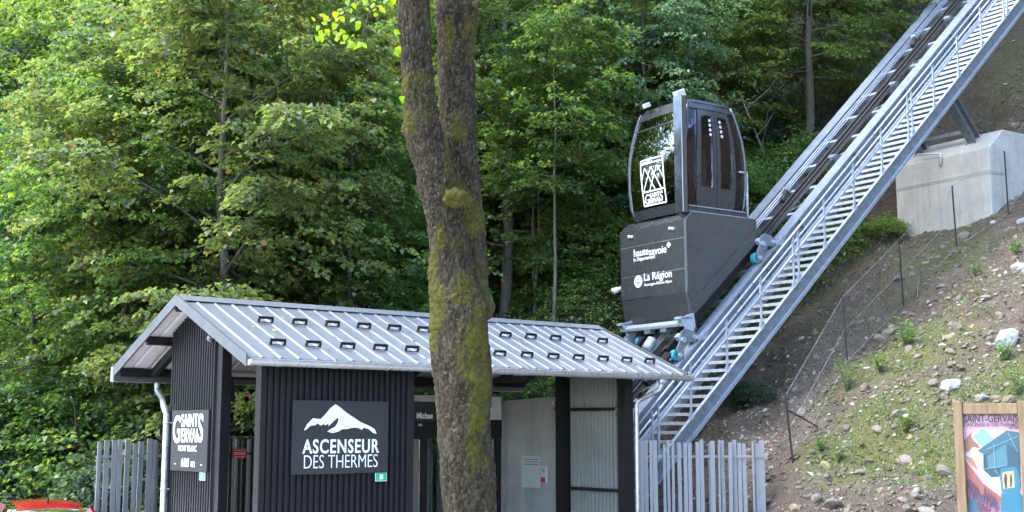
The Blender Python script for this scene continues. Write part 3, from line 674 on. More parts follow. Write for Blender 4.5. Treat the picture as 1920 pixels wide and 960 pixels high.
# ------------------------------------------------------------------ slat fences
fence_protos = {}
def slat_fence(name, label, P, d, L, ztop, seed, mat=None, base=.04):
    """irregular upright slats on two rails; P world start, d plan direction"""
    r = random.Random(seed); mat = mat or M['fence_grey']
    e_ = empty(name, (P[0], P[1], 0), math.atan2(d[1], d[0]), label, 'fence', 'grey slat fences')
    for z in (ztop - .27, .25):
        mb = MB(); mb.box2((0, -.012, z - .022), (L, .012, z + .022)); mb.build('rail', M['fence_grey'], e_)
    x = 0.03
    while x < L - .02:
        w = r.choice((.035, .05, .07, .085)); 
        if w not in fence_protos:
            mb = MB(); mb.box((0, 0, .5), (w, .03, 1.0)); o = mb.build('slat', mat, e_); fence_protos[w] = o
        else: o = copy_of(fence_protos[w], e_)
        y = r.choice((-.0295, .0295)); o.location = (x, y, base); o.scale = (1, 1, ztop + r.uniform(-.05, .04) - base)
        o.rotation_euler = (0, r.uniform(-.006, .006), 0)
        x += w + r.choice((.012, .03, .05, .075))
    return e_
d_ = SA; st_ = S0 + 5.2 * SB
a0 = s_b(180, 860, 5.2).x; zt = s_b(240, 826, 5.2).z
slat_fence('slat_fence', 'grey irregular slat fence behind and left of the shelter', st_ + a0 * SA, SA, 8.6 - a0, zt, 3, base=-.62)
q = S0 + 8.12 * SA + .62 * SB; P = onplane(1190, 828, q, np.array([0, 1, 0])); P2 = onplane(1438, 828, q, np.array([0, 1, 0]))
slat_fence('slat_fence', 'grey irregular slat fence standing before the rubble slope right of the shelter', P, np.array([1, 0, 0]), P2[0] - P[0], P[2], 5, base=.0)
# dark bar gate in the gable opening, with its warning plate
GB = 3.9
ga = at_s('bar_gate', 'black vertical bar gate seen through the gap left of the name board', 'gate')
gx0, gx1 = s_b(404, 880, GB).x, s_b(500, 880, GB).x; gz = s_b(440, 820, GB).z; bar0 = None
for i in range(8):
    x = gx0 + (gx1 - gx0) * i / 7
    if bar0 is None: mb = MB(); mb.box((0, 0, gz / 2 + .02), (.028, .05, gz - .04)); bar0 = mb.build('bar', M['black_steel'], ga); bar0.location = (x, GB, 0)
    else: copy_of(bar0, ga, (x + (.03 if i % 3 == 0 else 0), GB, 0))
for z in (gz - .28, .35):
    mb = MB(); mb.box2((gx0, GB - .012, z - .018), (gx1, GB + .012, z + .018)); mb.build('gate_rail', M['black_steel'], ga)
mb = MB(); mb.box2((gx0, GB + .04, .1), (gx1, GB + .05, gz + .02)); mb.build('glass_screen', M['clear_glass'], ga)
wsn = at_s('warning_plate', 'small red DANGER plate hung on the bar gate', 'sign')
a, b = s_b(436, 841, GB - .03), s_b(461, 859, GB - .03)
mb = MB(); mb.box2((a.x, GB - .045, b.z), (b.x, GB - .03, a.z)); mb.build('plate', M['red_sign'], wsn)
text('lettering', 'DANGER', (a.z - b.z) * .36, M['white'], wsn, ((a.x + b.x) / 2, GB - .047, (a.z + b.z) / 2 - .02), (R(90), 0, 0), .001, .9, .001, 'CENTER')
mb = MB(); mb.box2((a.x + .03, GB - .047, a.z - .035), (b.x - .03, GB - .0455, a.z - .028)); mb.box2((a.x + .03, GB - .047, b.z + .02), (b.x - .03, GB - .0455, b.z + .027)); mb.build('small_print', M['white'], wsn)
# ------------------------------------------------------------------ inclined track
TS0, TS1 = -8.4, 17.5
trk = at_t('inclined_track', 'galvanised twin girder lift track climbing the hillside', 'track')
UPN = Vector((-SE, 0, CE))
def ibar(mb, s0, s1, b0, b1, n0, n1):       # box along the incline
    vs = [tr(s, b, n) for s in (s0, s1) for b in (b0, b1) for n in (n0, n1)]
    mb.add(vs, [(0, 1, 3, 2), (4, 6, 7, 5), (0, 4, 5, 1), (2, 3, 7, 6), (0, 2, 6, 4), (1, 5, 7, 3)]); return mb
GH = .62
for b0, b1, in ((-.02, .32), (1.70, 2.06)):
    mb = MB(); ibar(mb, TS0, TS1, b0, b1, -.03, 0); ibar(mb, TS0, TS1, (b0 + b1) / 2 - .012, (b0 + b1) / 2 + .012, -GH + .03, -.0302); ibar(mb, TS0, TS1, b0, b1, -GH, -GH + .03)
    gd = mb.build('girder', M['girder'], trk)
    k = TS0 + .7
    while k < TS1: mb = MB(); ibar(mb, k - .008, k + .008, b0 + .02, b1 - .02, -GH + .031, -.031); mb.build('web_stiffener', M['galv'], gd); k += 2.8
    k = TS0 + 2.1
    while k < TS1: mb = MB(); ibar(mb, k - .28, k + .28, (b0 + b1) / 2 - .03, (b0 + b1) / 2 + .03, -GH + .12, -.12); mb.build('splice_plate', M['galv_dark'], gd); k += 5.6
mb = MB(); ibar(mb, TS0, TS1, .74, .80, -.05, .03); ibar(mb, TS0, TS1, .70, .84, -.075, -.0505); mb.build('guide_rail', M['rail'], trk)
mb = MB(); ibar(mb, TS0, TS1, .93, .99, -.05, .03); ibar(mb, TS0, TS1, .90, 1.03, -.075, -.0505); mb.build('guide_rail', M['rail'], trk)
cb0 = None; k = TS0 + .5; i = 0
while k < TS1 - .5:
    mb = MB(); ibar(mb, k - .05, k + .05, .16, 1.88, -.20, -.08); o = mb.build('cross_beam', M['galv'], trk)
    if i % 2 == 0:
        mb = MB(); mb.bar(tr(k + .05, 1.85, -.28), tr(k + 1.05, .2, -.28), .10, .02, UPN); mb.build('diagonal_brace', M['galv'], trk)
    if i % 3 == 1:
        mb = MB(); mb.box(tr(k, .55, -.03), (.22, .16, .10), Matrix.Rotation(-TE, 3, 'Y')); mb.tube([tr(k, .45, .03), tr(k, .65, .03)], .07, 12); mb.build('cable_roller', M['galv_dark'], trk)
    k += 1.12; i += 1
for j, b in enumerate((1.44, 1.50, 1.56, 1.62)):
    mb = MB(); mb.tube([tr(TS0, b, -.06 + .02 * (j % 2)), tr(TS1, b, -.06 + .02 * (j % 2))], .014 if j < 3 else .022, 6); mb.build('conduit', M['galv'], trk, True)
for b in (.50, .60):
    mb = MB(); mb.tube([tr(TS0, b, .03), tr(TS1, b, .03)], .013, 6); mb.build('haul_cable', M['cable'], trk, True)
for sv_ in (-6.4, 1.6, 8.9):
    mb = MB(); mb.tube([tr(sv_, 1.15, .02), tr(sv_ + .45, 1.34, .02)], .07, 10); mb.build('junction_tube', M['dark_rubber'], trk, True)
    mb = MB(); mb.box(tr(sv_ + .55, 1.38, .03), (.14, .14, .12)); mb.build('junction_box', M['galv'], trk)

# ------------------------------------------------------------------ service stair
stw = at_t('service_stair', 'galvanised open tread stairway running beside the inclined track', 'stairs')
SO, SI = -1.20, -.24
NB, NTOP = -.60, -.31
mb = MB(); ibar(mb, TS0 + .1, TS1, SO, SO + .012, NB, NTOP); mb.cm = 1; ibar(mb, TS0 + .1, TS1, SO - .075, SO - .0005, NTOP - .014, NTOP); ibar(mb, TS0 + .1, TS1, SO - .075, SO - .0005, NB, NB + .014); mb.build('stringer', [M['galv_dark'], M['galv']], stw)  # outer web uses the darker steel to paint in its channel shade
mb = MB(); ibar(mb, TS0 + .1, TS1, SI, SI + .012, NB, NTOP); ibar(mb, TS0 + .1, TS1, SI + .0125, SI + .075, NTOP - .014, NTOP); mb.build('stringer', M['galv'], stw)
mb = MB(); ibar(mb, TS0 + .1, TS1, SO - .05, SO - .02, NB - .06, NB - .03); mb.build('cable_duct', M['galv'], stw)
tp = None; k = TS0 + .2
while k < TS1:
    c = tr(k, (SO + SI) / 2, -.43)
    if tp is None:
        mb = MB(); mb.box((0, 0, 0), (.17, SI - SO - .028, .022)); mb.box((-.079, 0, -.028), (.014, SI - SO - .028, .055)); mb.box((.079, 0, -.018), (.012, SI - SO - .028, .034)); tp = mb.build('tread', M['galv'], stw); tp.location = c
    else: copy_of(tp, stw, c)
    k += .275
pp = None; k = TS0 + 1.0; i = 0; hr = None
while k < TS1:
    for dk in ((0,) if i % 4 else (0, .22)):
        p = tr(k + dk, SO - .03, NTOP + .001)
        if pp is None:
            mb = MB(); mb.box((0, 0, .52), (.045, .03, 1.14)); mb.box((0, .0, .03), (.10, .05, .12)); pp = mb.build('rail_post', M['galv'], stw); pp.location = p
        else: copy_of(pp, stw, p)
    k += 1.42; i += 1
k = TS0 + .1
while k < TS1:                               # rails come in lengths with a small gap
    k2 = min(k + 5.6, TS1)
    mb = MB(); mb.tube([tr(k, SO - .03, .53), tr(k2, SO - .03, .53)], .026, 8); mb.build('handrail', M['galv'], stw, True)
    mb = MB(); mb.tube([tr(k, SO - .03, .20), tr(k2, SO - .03, .20)], .024, 8); mb.build('mid_rail', M['galv'], stw, True)
    mb = MB(); mb.tube([tr(k, SI + .03, -.20), tr(k2, SI + .03, -.20)], .024, 8); mb.build('mid_rail', M['galv'], stw, True)
    k = k2 + .04
hb = None; k = TS0 + 1.6
while k < TS1:
    mb = MB(); mb.bar(tr(k, SI, NB + .05), tr(k, .14, -.42), .06, .012, UPN); mb.build('stair_bracket', M['galv'], stw); k += 2.8

# ------------------------------------------------------------------ pier under the track
pier = at_t('track_pier', 'pale concrete pier block on the rubble slope under the track', 'pier')
pf = 7.18; pn = -.60; pz0 = 6.6
mb = MB(); side = [(pf, pn, pz0), (pf, pn, 9.67), (pf + .66, pn, 10.25), (pf + 1.75, pn, 10.25), (pf + 1.75, pn, pz0)]
mb.prism(side, (0, 2.50 - pn, 0)); mb.build('block', M['pier_concrete'], pier, bevel=.03)
mb = MB(); mb.box2((pf - .012, pn - .012, 9.02), (pf + .6, 2.5, 9.035)); mb.box2((pf - .012, pn - .012, 8.96), (pf + .6, 2.5, 8.972)); mb.build('pour_line', M['concrete'], pier)
mb = MB(); q = [t_s(1720, 290, pf - .04), t_s(1762, 288, pf - .06), t_s(1764, 294, pf - .07), t_s(1762, 312, pf - .05)]; mb.tube(q, .03, 8); mb.build('drain_pipe', M['white_plastic'], pier, True)
for b in (.15, 1.88):
    s_ = 7.84; p_top, p_bot = tr(s_, b, -GH), tr(s_, b, -2.80)
    ax = (p_bot - p_top).normalized(); mb = MB()
    xa = Vector((CE, 0, SE))
    for off in (-.13, .13): mb.bar(p_top + xa * off, p_bot + xa * off, .26, .022, xa)
    mb.bar(p_top, p_bot, .014, .24, xa); mb.build('strut', M['galv_dark'], pier)
    mb = MB(); mb.box(p_bot + ax * .02, (.48, .40, .04), Matrix.Rotation(-TE, 3, 'Y')); mb.box(p_bot + ax * .075, (.55, .48, .05), Matrix.Rotation(-TE, 3, 'Y'))
    for u in (-.19, .19):
        for w in (-.15, .15): mb.tube([p_bot + xa * u + Vector((0, w, 0)) - ax * .06, p_bot + xa * u + Vector((0, w, 0)) + ax * .03], .018, 6)
    mb.build('base_plate', M['galv_dark'], pier)
mb = MB(); mb.bar(tr(7.84, .15, -2.45), tr(7.84, 1.88, -2.45), .14, .10); mb.build('tie_bar', M['galv_dark'], pier)
ft = at_t('track_footing', 'low concrete footing at the foot of the inclined track', 'footing')
mb = MB(); mb.box2((-7.3, -1.4, -.6), (-6.0, 2.3, .12)); mb.build('block', M['pier_concrete'], ft, bevel=.02)
# ------------------------------------------------------------------ lift car
car = at_t('lift_car', 'dark grey glazed lift cabin on a wedge shaped carriage', 'lift cabin')
B0, B1 = .15, 2.45
prof = [(-2.86, 4.62), (-2.99, 5.20), (-3.0, 6.86), (-2.78, 7.06), (-.76, 7.06), (-.76, 6.50)]
mb = MB(); mb.prism([(x + (.004 if x < -2.7 else 0), B0 + .004, z) for x, z in prof], (0, B1 - B0 - .008, 0)); wedge = mb.build('wedge_body', M['cabin_paint'], car, bevel=.012)
def panel(name, pts, nrm, mat, parent, t=.012, bev=.006):
    mb = MB(); mb.prism(pts, Vector(nrm) * t); return mb.build(name, mat, parent, bevel=bev)
zs = [(4.66, 5.19), (5.21, 5.74), (5.755, 6.44), (6.455, 6.855)]
def fs(z): return -2.86 - .13 * (z - 4.62) / .58 if z < 5.2 else -2.99 - .01 * (z - 5.2) / 1.66
for z0, z1 in zs:
    panel('front_panel', [(fs(z0), B0 + .01, z0), (fs(z0), B1 - .01, z0), (fs(z1), B1 - .01, z1), (fs(z1), B0 + .01, z1)], (-1, 0, 0), M['cabin_paint'], wedge)
mb = MB()
for z in (5.747, 6.4475): mb.box2((fs(z) - .0125, B0 + .01, z - .004), (fs(z) - .002, B1 - .01, z + .004))
mb.build('panel_seam', M['galv'], wedge)
panel('side_panel', [(-2.96, B0, 5.22), (-2.985, B0, 6.85), (-2.78, B0, 7.04), (-.80, B0, 7.04), (-.80, B0, 6.86), (-2.83, B0, 5.05)], (0, -1, 0), M['cabin_paint'], wedge)
panel('side_panel', [(-2.96, B0, 5.20), (-2.82, B0, 5.02), (-.79, B0, 6.83), (-.78, B0, 6.54), (-2.84, B0, 4.68)], (0, -1, 0), M['cabin_paint'], wedge)
mb = MB(); mb.bar((-2.80, B0 - .012, 4.86), (-.95, B0 - .012, 6.52), .03, .05); mb.bar((-2.5, B0 - .012, 5.30), (-1.3, B0 - .012, 6.37), .01, .02); mb.build('side_rib', M['cabin_paint'], wedge)
for b in (B0 + .42, B1 - .42):
    mb = MB(); mb.tube([(-3.01, b - .05, 6.68), (-3.05, b - .05, 6.68)], .04, 10); mb.tube([(-3.01, b + .05, 6.70), (-3.05, b + .05, 6.70)], .04, 10); mb.build('marker_lamp', M['white_plastic'], wedge, True)
for b, s_ in ((B1 + .10, 1),):
    mb = MB(); mb.tube([(-2.9, b - .1, 5.55), (-2.95, b + .05, 5.5), (-3.12, b + .05, 5.45)], [.04, .065, .08], 12); mb.build('horn', M['white_plastic'], wedge, True)
# cabin shell: plan rectangle whose half size changes with height
CS, CB = -1.95, 1.225
ZP = [7.06, 7.35, 7.8, 8.3, 8.6, 8.9, 9.3, 9.55, 9.70]
HS = [.90, .965, .995, .995, .965, .905, .81, .75, .71]
HB = [.90, .98, 1.02, 1.03, 1.03, 1.02, .965, .91, .86]
def hs_(z): return float(np.interp(z, ZP, HS))
def hb_(z): return float(np.interp(z, ZP, HB))
def shell(side, u, z, off=0.0):                  # u in -1..1 across the side
    a, b = hs_(z), hb_(z)
    bow = .05 * (1 - u * u)
    if side == 'near': return Vector((CS + u * a * .93, CB - b - bow + .05 - off, z))
    if side == 'far': return Vector((CS + u * a * .93, CB + b + bow - .05 + off, z))
    if side == 'front': return Vector((CS - a - bow + .05 - off, CB + u * b * .93, z))
    return Vector((CS + a + bow - .05 + off, CB + u * b * .93, z))
def patch(name, side, u0, u1, z0, z1, mat, parent, off=0.0, t=.025, nu=6, smooth=True):
    zz = sorted(set([z0, z1] + [z for z in ZP if z0 < z < z1] + [z0 + (z1 - z0) * k / 6 for k in range(1, 6)])); nz = len(zz); uu = [u0 + (u1 - u0) * k / nu for k in range(nu + 1)]
    vo = [shell(side, u, z, off) for z in zz for u in uu]; vi = [shell(side, u, z, off - t) for z in zz for u in uu]
    n = len(vo); W = nu + 1; mb = MB(); fs_ = []
    for i in range(nz - 1):
        for j in range(nu):
            q = (i*W+j, i*W+j+1, (i+1)*W+j+1, (i+1)*W+j); fs_.append(q); fs_.append(tuple(n + k for k in reversed(q)))
    for j in range(nu): fs_.append((j+1, j, n+j, n+j+1)); q = (nz-1)*W; fs_.append((q+j, q+j+1, n+q+j+1, n+q+j))
    for i in range(nz - 1): fs_.append((i*W, (i+1)*W, n+(i+1)*W, n+i*W)); fs_.append(((i+1)*W+nu, i*W+nu, n+i*W+nu, n+(i+1)*W+nu))
    if side in ('far', 'front'): fs_ = [tuple(reversed(f)) for f in fs_]
    mb.add(vo + vi, fs_); return mb.build(name, mat, parent, smooth, auto=.6)
def frame(name, side, u0, u1, z0, z1, wu, wz, mat, parent, off=0.0):
    f = patch(name, side, u0, u1, z0, z0 + wz, mat, parent, off, .04, 4)
    patch('frame_strip', side, u0, u1, z1 - wz, z1, mat, f, off, .04, 4)
    patch('frame_strip', side, u0, u0 + wu, z0 + wz + .002, z1 - wz - .002, mat, f, off, .04, 2); patch('frame_strip', side, u1 - wu, u1, z0 + wz + .002, z1 - wz - .002, mat, f, off, .04, 2); return f
CF, CG = M['cabin_frame'], M['tint_glass']
patch('lower_band', 'front', -1, 1, 7.07, 7.30, CF, car, .004); patch('lower_band', 'back', -1, 1, 7.07, 7.36, CF, car, .004); patch('lower_band', 'far', -1, 1, 7.07, 7.42, CF, car, .004)
fg = patch('front_glass', 'front', -.985, .985, 7.31, 9.22, M['front_glass'], car, 0, .02, 10)
patch('upper_band', 'front', -.985, .985, 9.235, 9.27, CF, car, .01); patch('upper_glass', 'front', -.985, .985, 9.275, 9.50, M['front_glass'], car, 0, .02, 8); patch('upper_band', 'front', -.985, .985, 9.505, 9.68, CF, car, .012)
patch('front_edge', 'front', .986, 1.03, 7.2, 9.68, M['galv'], car, .012, .03, 1)
patch('back_glass', 'back', -.98, .98, 7.37, 9.55, CG, car, 0, .02, 8); patch('upper_band', 'back', -1, 1, 9.56, 9.69, CF, car, .004)
patch('far_glass', 'far', -.98, .98, 7.43, 9.5, CG, car, 0, .02, 8); patch('upper_band', 'far', -1, 1, 9.51, 9.69, CF, car, .004)
patch('upper_band', 'near', -1, 1, 9.53, 9.69, CF, car, .01)
patch('side_glass', 'near', -1.0, -.66, 7.25, 9.52, CG, car, -.01, .02, 4); patch('side_glass', 'near', .66, 1.0, 7.25, 9.52, CG, car, -.01, .02, 4)
for u0, u1 in ((-.65, -.008), (.008, .65)):
    dr = patch('door', 'near', u0, u1, 7.22, 7.68, CF, car, .02, .035, 5)
    patch('door_rail', 'near', u0, u1, 9.38, 9.51, CF, dr, .02, .035, 5)
    patch('door_stile', 'near', u0, u0 + .12, 7.682, 9.378, CF, dr, .02, .035, 2); patch('door_stile', 'near', u1 - .12, u1, 7.682, 9.378, CF, dr, .02, .035, 2)
    patch('door_glass', 'near', u0 + .121, u1 - .121, 7.684, 9.376, CG, dr, .012, .015, 4)
    for k in range(4):
        c = shell('near', (u1 - .20 if u0 < 0 else u0 + .20), 9.26 - .115 * k, .024)
        mb = MB(); mb.tube([c, c + Vector((0, -.003, 0))], .038, 14); mb.build('round_sticker', plain('sticker_lilac', (.55, .52, .66), .5) if 'sticker_lilac' not in bpy.data.materials else bpy.data.materials['sticker_lilac'], dr)
mb = MB()                                        # threshold with two bright edges
mb.box2((CS - .86, CB - .99, 7.07), (CS + .92, CB - .90, 7.20)); sill = mb.build('threshold', CF, car)
mb = MB(); mb.box2((CS - .86, CB - 1.02, 7.195), (CS + .92, CB - .93, 7.213)); mb.box2((CS - .86, CB - 1.02, 7.07), (CS + .92, CB - .93, 7.084)); mb.build('edge_strip', M['galv'], sill)
for (x, b, mm) in ((-1, -1, 0), (-1, 1, 1), (1, -1, 1), (1, 1, 1)):
    pts = []; 
    for z in ZP: pts.append(Vector((CS + x * (hs_(z) * .955), CB + b * (hb_(z) * .955), z)))
    mb = MB(); mb.tube(pts, .035, 8); mb.build('corner_post', CF, car, True)
mb = MB(); mb.box2((-3.02, B0 + .02, 7.02), (-2.87, B0 + .30, 9.72)); mast = mb.build('front_mast', M['mast'], car, bevel=.012)
ring = []
for z, k in ((9.68, 1.0), (9.74, .97), (9.79, .84)):
    a, b = hs_(9.62) * k * .99, hb_(9.62) * k * 1.0
    ring.append([Vector((CS + a * math.copysign(abs(math.cos(t)) ** .35, math.cos(t)), CB + b * math.copysign(abs(math.sin(t)) ** .35, math.sin(t)), z)) for t in [2 * math.pi * q / 32 for q in range(32)]])
mb = MB(); mb.add([v for r_ in ring for v in r_], [(i*32+k, i*32+(k+1) % 32, (i+1)*32+(k+1) % 32, (i+1)*32+k) for i in range(2) for k in range(32)] + [tuple(64 + k for k in range(32)), tuple(reversed(range(32)))]); mb.build('roof', CF, car, True, auto=.7)
for b, s_ in ((CB - .72, .16), (CB + .45, .11)):
    mb = MB(); mb.box((CS - .82, b, 9.80 + s_ * .35), (s_ * 1.7, s_ * .9, s_ * 1.0), Matrix.Rotation(R(-25), 3, 'Y')); mb.build('roof_lamp', M['white_plastic'], car, bevel=.01)
mb = MB(); mb.box2((CS - .87, CB - .86, 7.08), (CS + .87, CB + .86, 7.14)); mb.build('floor', M['dark_rubber'], car)
for z_ in (8.2,):
    mb = MB(); mb.tube([(CS - .88, CB - .80, z_), (CS - .88, CB + .80, z_ - .0), (CS + .80, CB + .85, z_ - .0)], .018, 8); mb.build('grab_rail', M['zinc'], car, True)
    mb = MB(); mb.tube([(CS + .86, CB + .8, z_ - .35), (CS + .86, CB - .7, z_ - .35)], .018, 8); mb.build('grab_rail', M['zinc'], car, True)
mb = MB(); mb.tube([(-.95, B0 + .1, 7.06), (-.95, B0 + .1, 8.18)], .03, 8); mb.tube([(-.95, B0 + .1, 8.16), (-.95, B0 + .6, 8.16)], .025, 8); mb.tube([(-.95, B0 + .1, 7.62), (-.95, B0 + .6, 7.62)], .02, 8); mb.tube([(-.95, B0 + .1, 8.16), (-1.2, B0 + .1, 8.16)], .025, 8); mb.build('service_rail', M['galv'], car, True)
# emblem on the front glass
ROTF = (R(90), 0, R(-90))
def fp(x, y, off=.012):
    r0 = t_s(x, y, -2.96); u = (r0.y - CB) / (hb_(r0.z) * .93); return shell('front', max(-1, min(1, u)), r0.z, off)
eb = {'tl': (1199, 303), 'tr': (1241, 291), 'br': (1247, 378), 'bl': (1206, 387)}
em = []
def lerp2(u, v):
    t_ = [eb['tl'][i] + (eb['tr'][i] - eb['tl'][i]) * u for i in (0, 1)]; b_ = [eb['bl'][i] + (eb['br'][i] - eb['bl'][i]) * u for i in (0, 1)]
    return t_[0] + (b_[0] - t_[0]) * v, t_[1] + (b_[1] - t_[1]) * v
mb = MB()
def stroke(u0, v0, u1, v1, w):
    n = 6; pts = [fp(*lerp2(u0 + (u1 - u0) * k / n, v0 + (v1 - v0) * k / n)) for k in range(n + 1)]
    for k in range(n): mb.bar(pts[k], pts[k + 1], .004, w, (0, 0, 1)) if abs(u1 - u0) > .02 else mb.bar(pts[k], pts[k + 1], w, .004, (1, 0, 0))
for a_ in ((0, 0, 1, 0), (0, .085, 1, .085), (0, .70, 1, .70), (0, 1, 1, 1)): stroke(*a_, .034)
for a_ in ((0, 0, 0, 1), (1, 0, 1, 1)): stroke(*a_, .034)
for u_ in (.18, .46, .74): stroke(u_, .17, u_ - .40 if u_ > .2 else 0.02, .68 if u_ > .2 else .42, .026); stroke(u_, .17, min(.98, u_ + .40), .68 if u_ < .7 else .45, .026)
mb.build('emblem', M['white'], fg)
lo, ro = fp(*lerp2(.06, .97)), fp(*lerp2(.97, .97)); up_ = fp(*lerp2(.06, .74))
sg_logo(fg, M['white'], lambda u, v: ((lo.x - .012 , lo.y - u, v), ROTF), (lo.y - ro.y), up_.z - lo.z, lo.z, 0)
ml = fp(*lerp2(.06, .075)); text('lettering', 'mont-blanc', .085, M['white'], fg, (ml.x - .006, ml.y, ml.z), ROTF, .001, 1.0, .0015)
# lettering on the wedge
def wp_(x, y): return t_s(x, y, -3.012)
for s__, x0, x1, y, size, bold in (('haute', 1188, 1216.5, 482, .25, .003), ('savoie', 1217, 1250, 479, .25, .003), ('le Département', 1188, 1229, 491, .13, .001), ('La Région', 1207, 1260, 527, .25, .003), ('Auvergne-Rhône-Alpes', 1208, 1260, 537, .10, .0005)):
    a_, b_ = wp_(x0, y), wp_(x1, y); tx_ = text('lettering', s__, size, M['white'], wedge, (-3.016, a_.y, a_.z), ROTF, bold, 1.0, .002)
    tx_.scale[0] = (a_.y - b_.y) / max(v.co.x for v in tx_.data.vertices)
q = wp_(1254, 459); mb = MB(); mb.box((-3.016, q.y, q.z), (.004, .13, .13)); mb.build('cross_field', M['white'], wedge)
mb = MB(); mb.box((-3.019, q.y, q.z), (.004, .035, .10)); mb.box((-3.0192, q.y, q.z), (.004, .10, .035)); 
for dy in (-.048, .048):
    for dz in (-.048, .048): mb.box((-3.0195, q.y + dy, q.z + dz), (.004, .036, .036))
mb2 = MB()
for dy in (-.048, .048):
    for dz in (-.048, .048): mb2.box((-3.0195, q.y + dy, q.z + dz), (.004, .040, .040))
mb2.build('cross_corner', M['cabin_paint'], wedge)
q = wp_(1197, 528); mb = MB(); mb.tube([(-3.013, q.y, q.z), (-3.018, q.y, q.z)], .145, 24); mb.build('round_mark', M['white'], wedge)
tri = [(-3.021, q.y + .06, q.z - .02), (-3.021, q.y - .06, q.z - .02), (-3.021, q.y - .0, q.z + .075)]; mb = MB()
for k in range(3): mb.bar(tri[k], tri[(k + 1) % 3], .004, .016, (0, 0, 1))
mb.box((-3.021, q.y, q.z - .05), (.004, .13, .012)); mb.build('round_mark_print', M['fascia'], wedge)
# running gear
def bogie(s_, b, out):
    bg_ = bpy.data.objects.new('bogie', None)
    mb = MB(); c = tr(s_, b + out * .10, .25); pts = [(-.42, -.10), (-.30, .10), (-.08, .18), (.10, .30), (.26, .26), (.40, .05), (.46, -.12), (.28, -.16), (.12, -.02), (-.10, -.02), (-.26, -.18)]
    mb.prism([tr(s_ + u * .95, b + out * .10, .16 + v) for u, v in pts], (0, out * .03, 0)); plate = mb.build('bogie_plate', M['galv_dark'], car, bevel=.005)
    mb = MB(); mb.bar(tr(s_, b, .38), tr(s_, b + out * .12, .38), .12, .12, UPN); mb.tube([tr(s_, b + out * .1, .3), tr(s_, b + out * .18, .3)], .06, 8); mb.build('pivot', M['galv'], plate)
    for du in (-.3, .3):
        mb = MB(); mb.tube([tr(s_ + du, b + out * .12, .12), tr(s_ + du, b + out * .17, .12)], .05, 8); mb.build('axle_box', M['galv'], plate)
    for du in (-.3, .3):
        c0, c1 = tr(s_ + du, b - out * .06, .12), tr(s_ + du, b + out * .06, .12)
        mb = MB(); mb.tube([c0, c1], .125, 18); w = mb.build('wheel', M['cyan'], plate, True, auto=.6)
        mb = MB(); mb.tube([c0 - Vector((0, out * .006, 0)), c1 + Vector((0, out * .006, 0))], .075, 14); mb.build('hub', M['galv_dark'], w, True, auto=.6)
    mb = MB(); mb.prism([tr(s_ + u, b + out * .145, n) for u, n in ((.30, .10), (.62, .06), (.66, -.05), (.50, -.12), (.34, -.02))], (0, out * .02, 0)); mb.build('rail_clamp', M['galv'], plate)
for s_ in (-4.15, -.72):
    bogie(s_, .15, -1); bogie(s_, 1.88, 1)
mb = MB(); ibar(mb, -4.4, -.5, .35, .47, .14, .28); ibar(mb, -4.4, -.5, 1.55, 1.67, .14, .28); mb.build('chassis_beam', M['black_steel'], car)
bz = 4.50
mb = MB(); mb.prism([(-3.02, B0 + .02, bz + .10), (-3.12, B0 + .02, bz + .02), (-3.10, B0 + .02, bz - .05), (-2.92, B0 + .02, bz - .05), (-2.92, B0 + .02, bz + .10)], (0, B1 - B0 - .1, 0)); bump_ = mb.build('bumper', M['galv'], car, bevel=.006)
for b in (B0 - .02, B1 - .28):
    mb = MB(); mb.prism([(-3.20, b, bz + .12), (-2.80, b, bz + .26), (-2.75, b, bz - .02), (-2.95, b, bz - .42), (-3.05, b, bz - .40), (-3.05, b, bz - .10)], (0, .05, 0)); mb.box2((-3.18, b, bz + .10), (-2.86, b + .24, bz + .16)); mb.build('bumper_bracket', M['galv'], bump_, bevel=.004)
mb = MB()
for b in (.75, 1.3): mb.box2((-3.09, b, bz - .05), (-2.95, b + .2, bz - .14))
mb.build('bumper_pad', M['galv_dark'], bump_)
q0_, q1_ = tr(-5.35, .42, .10), tr(-4.45, .25, .16)
mb = MB(); mb.bar(q0_, q1_, .20, .16, UPN); 
gr_ = mb.build('guide_arm', M['black_steel'], car, bevel=.01)
mb = MB()
for k in range(4):
    c = q0_.lerp(q1_, .15 + .22 * k); mb.tube([c + Vector((0, -.10, 0)), c + Vector((0, -.125, 0))], .025, 8)
mb.build('guide_bolt', M['zinc'], gr_)
mb = MB(); mb.tube([tr(-4.3, 1.0, .2), tr(-5.8, 1.0, .05)], .045, 10); mb.tube([tr(-4.3, 1.15, .2), tr(-5.8, 1.15, .05)], .03, 10); mb.tube([tr(-4.4, 1.05, .3), tr(-4.1, 1.05, .34)], .12, 12); mb.build('haul_rod', M['galv'], car, True)

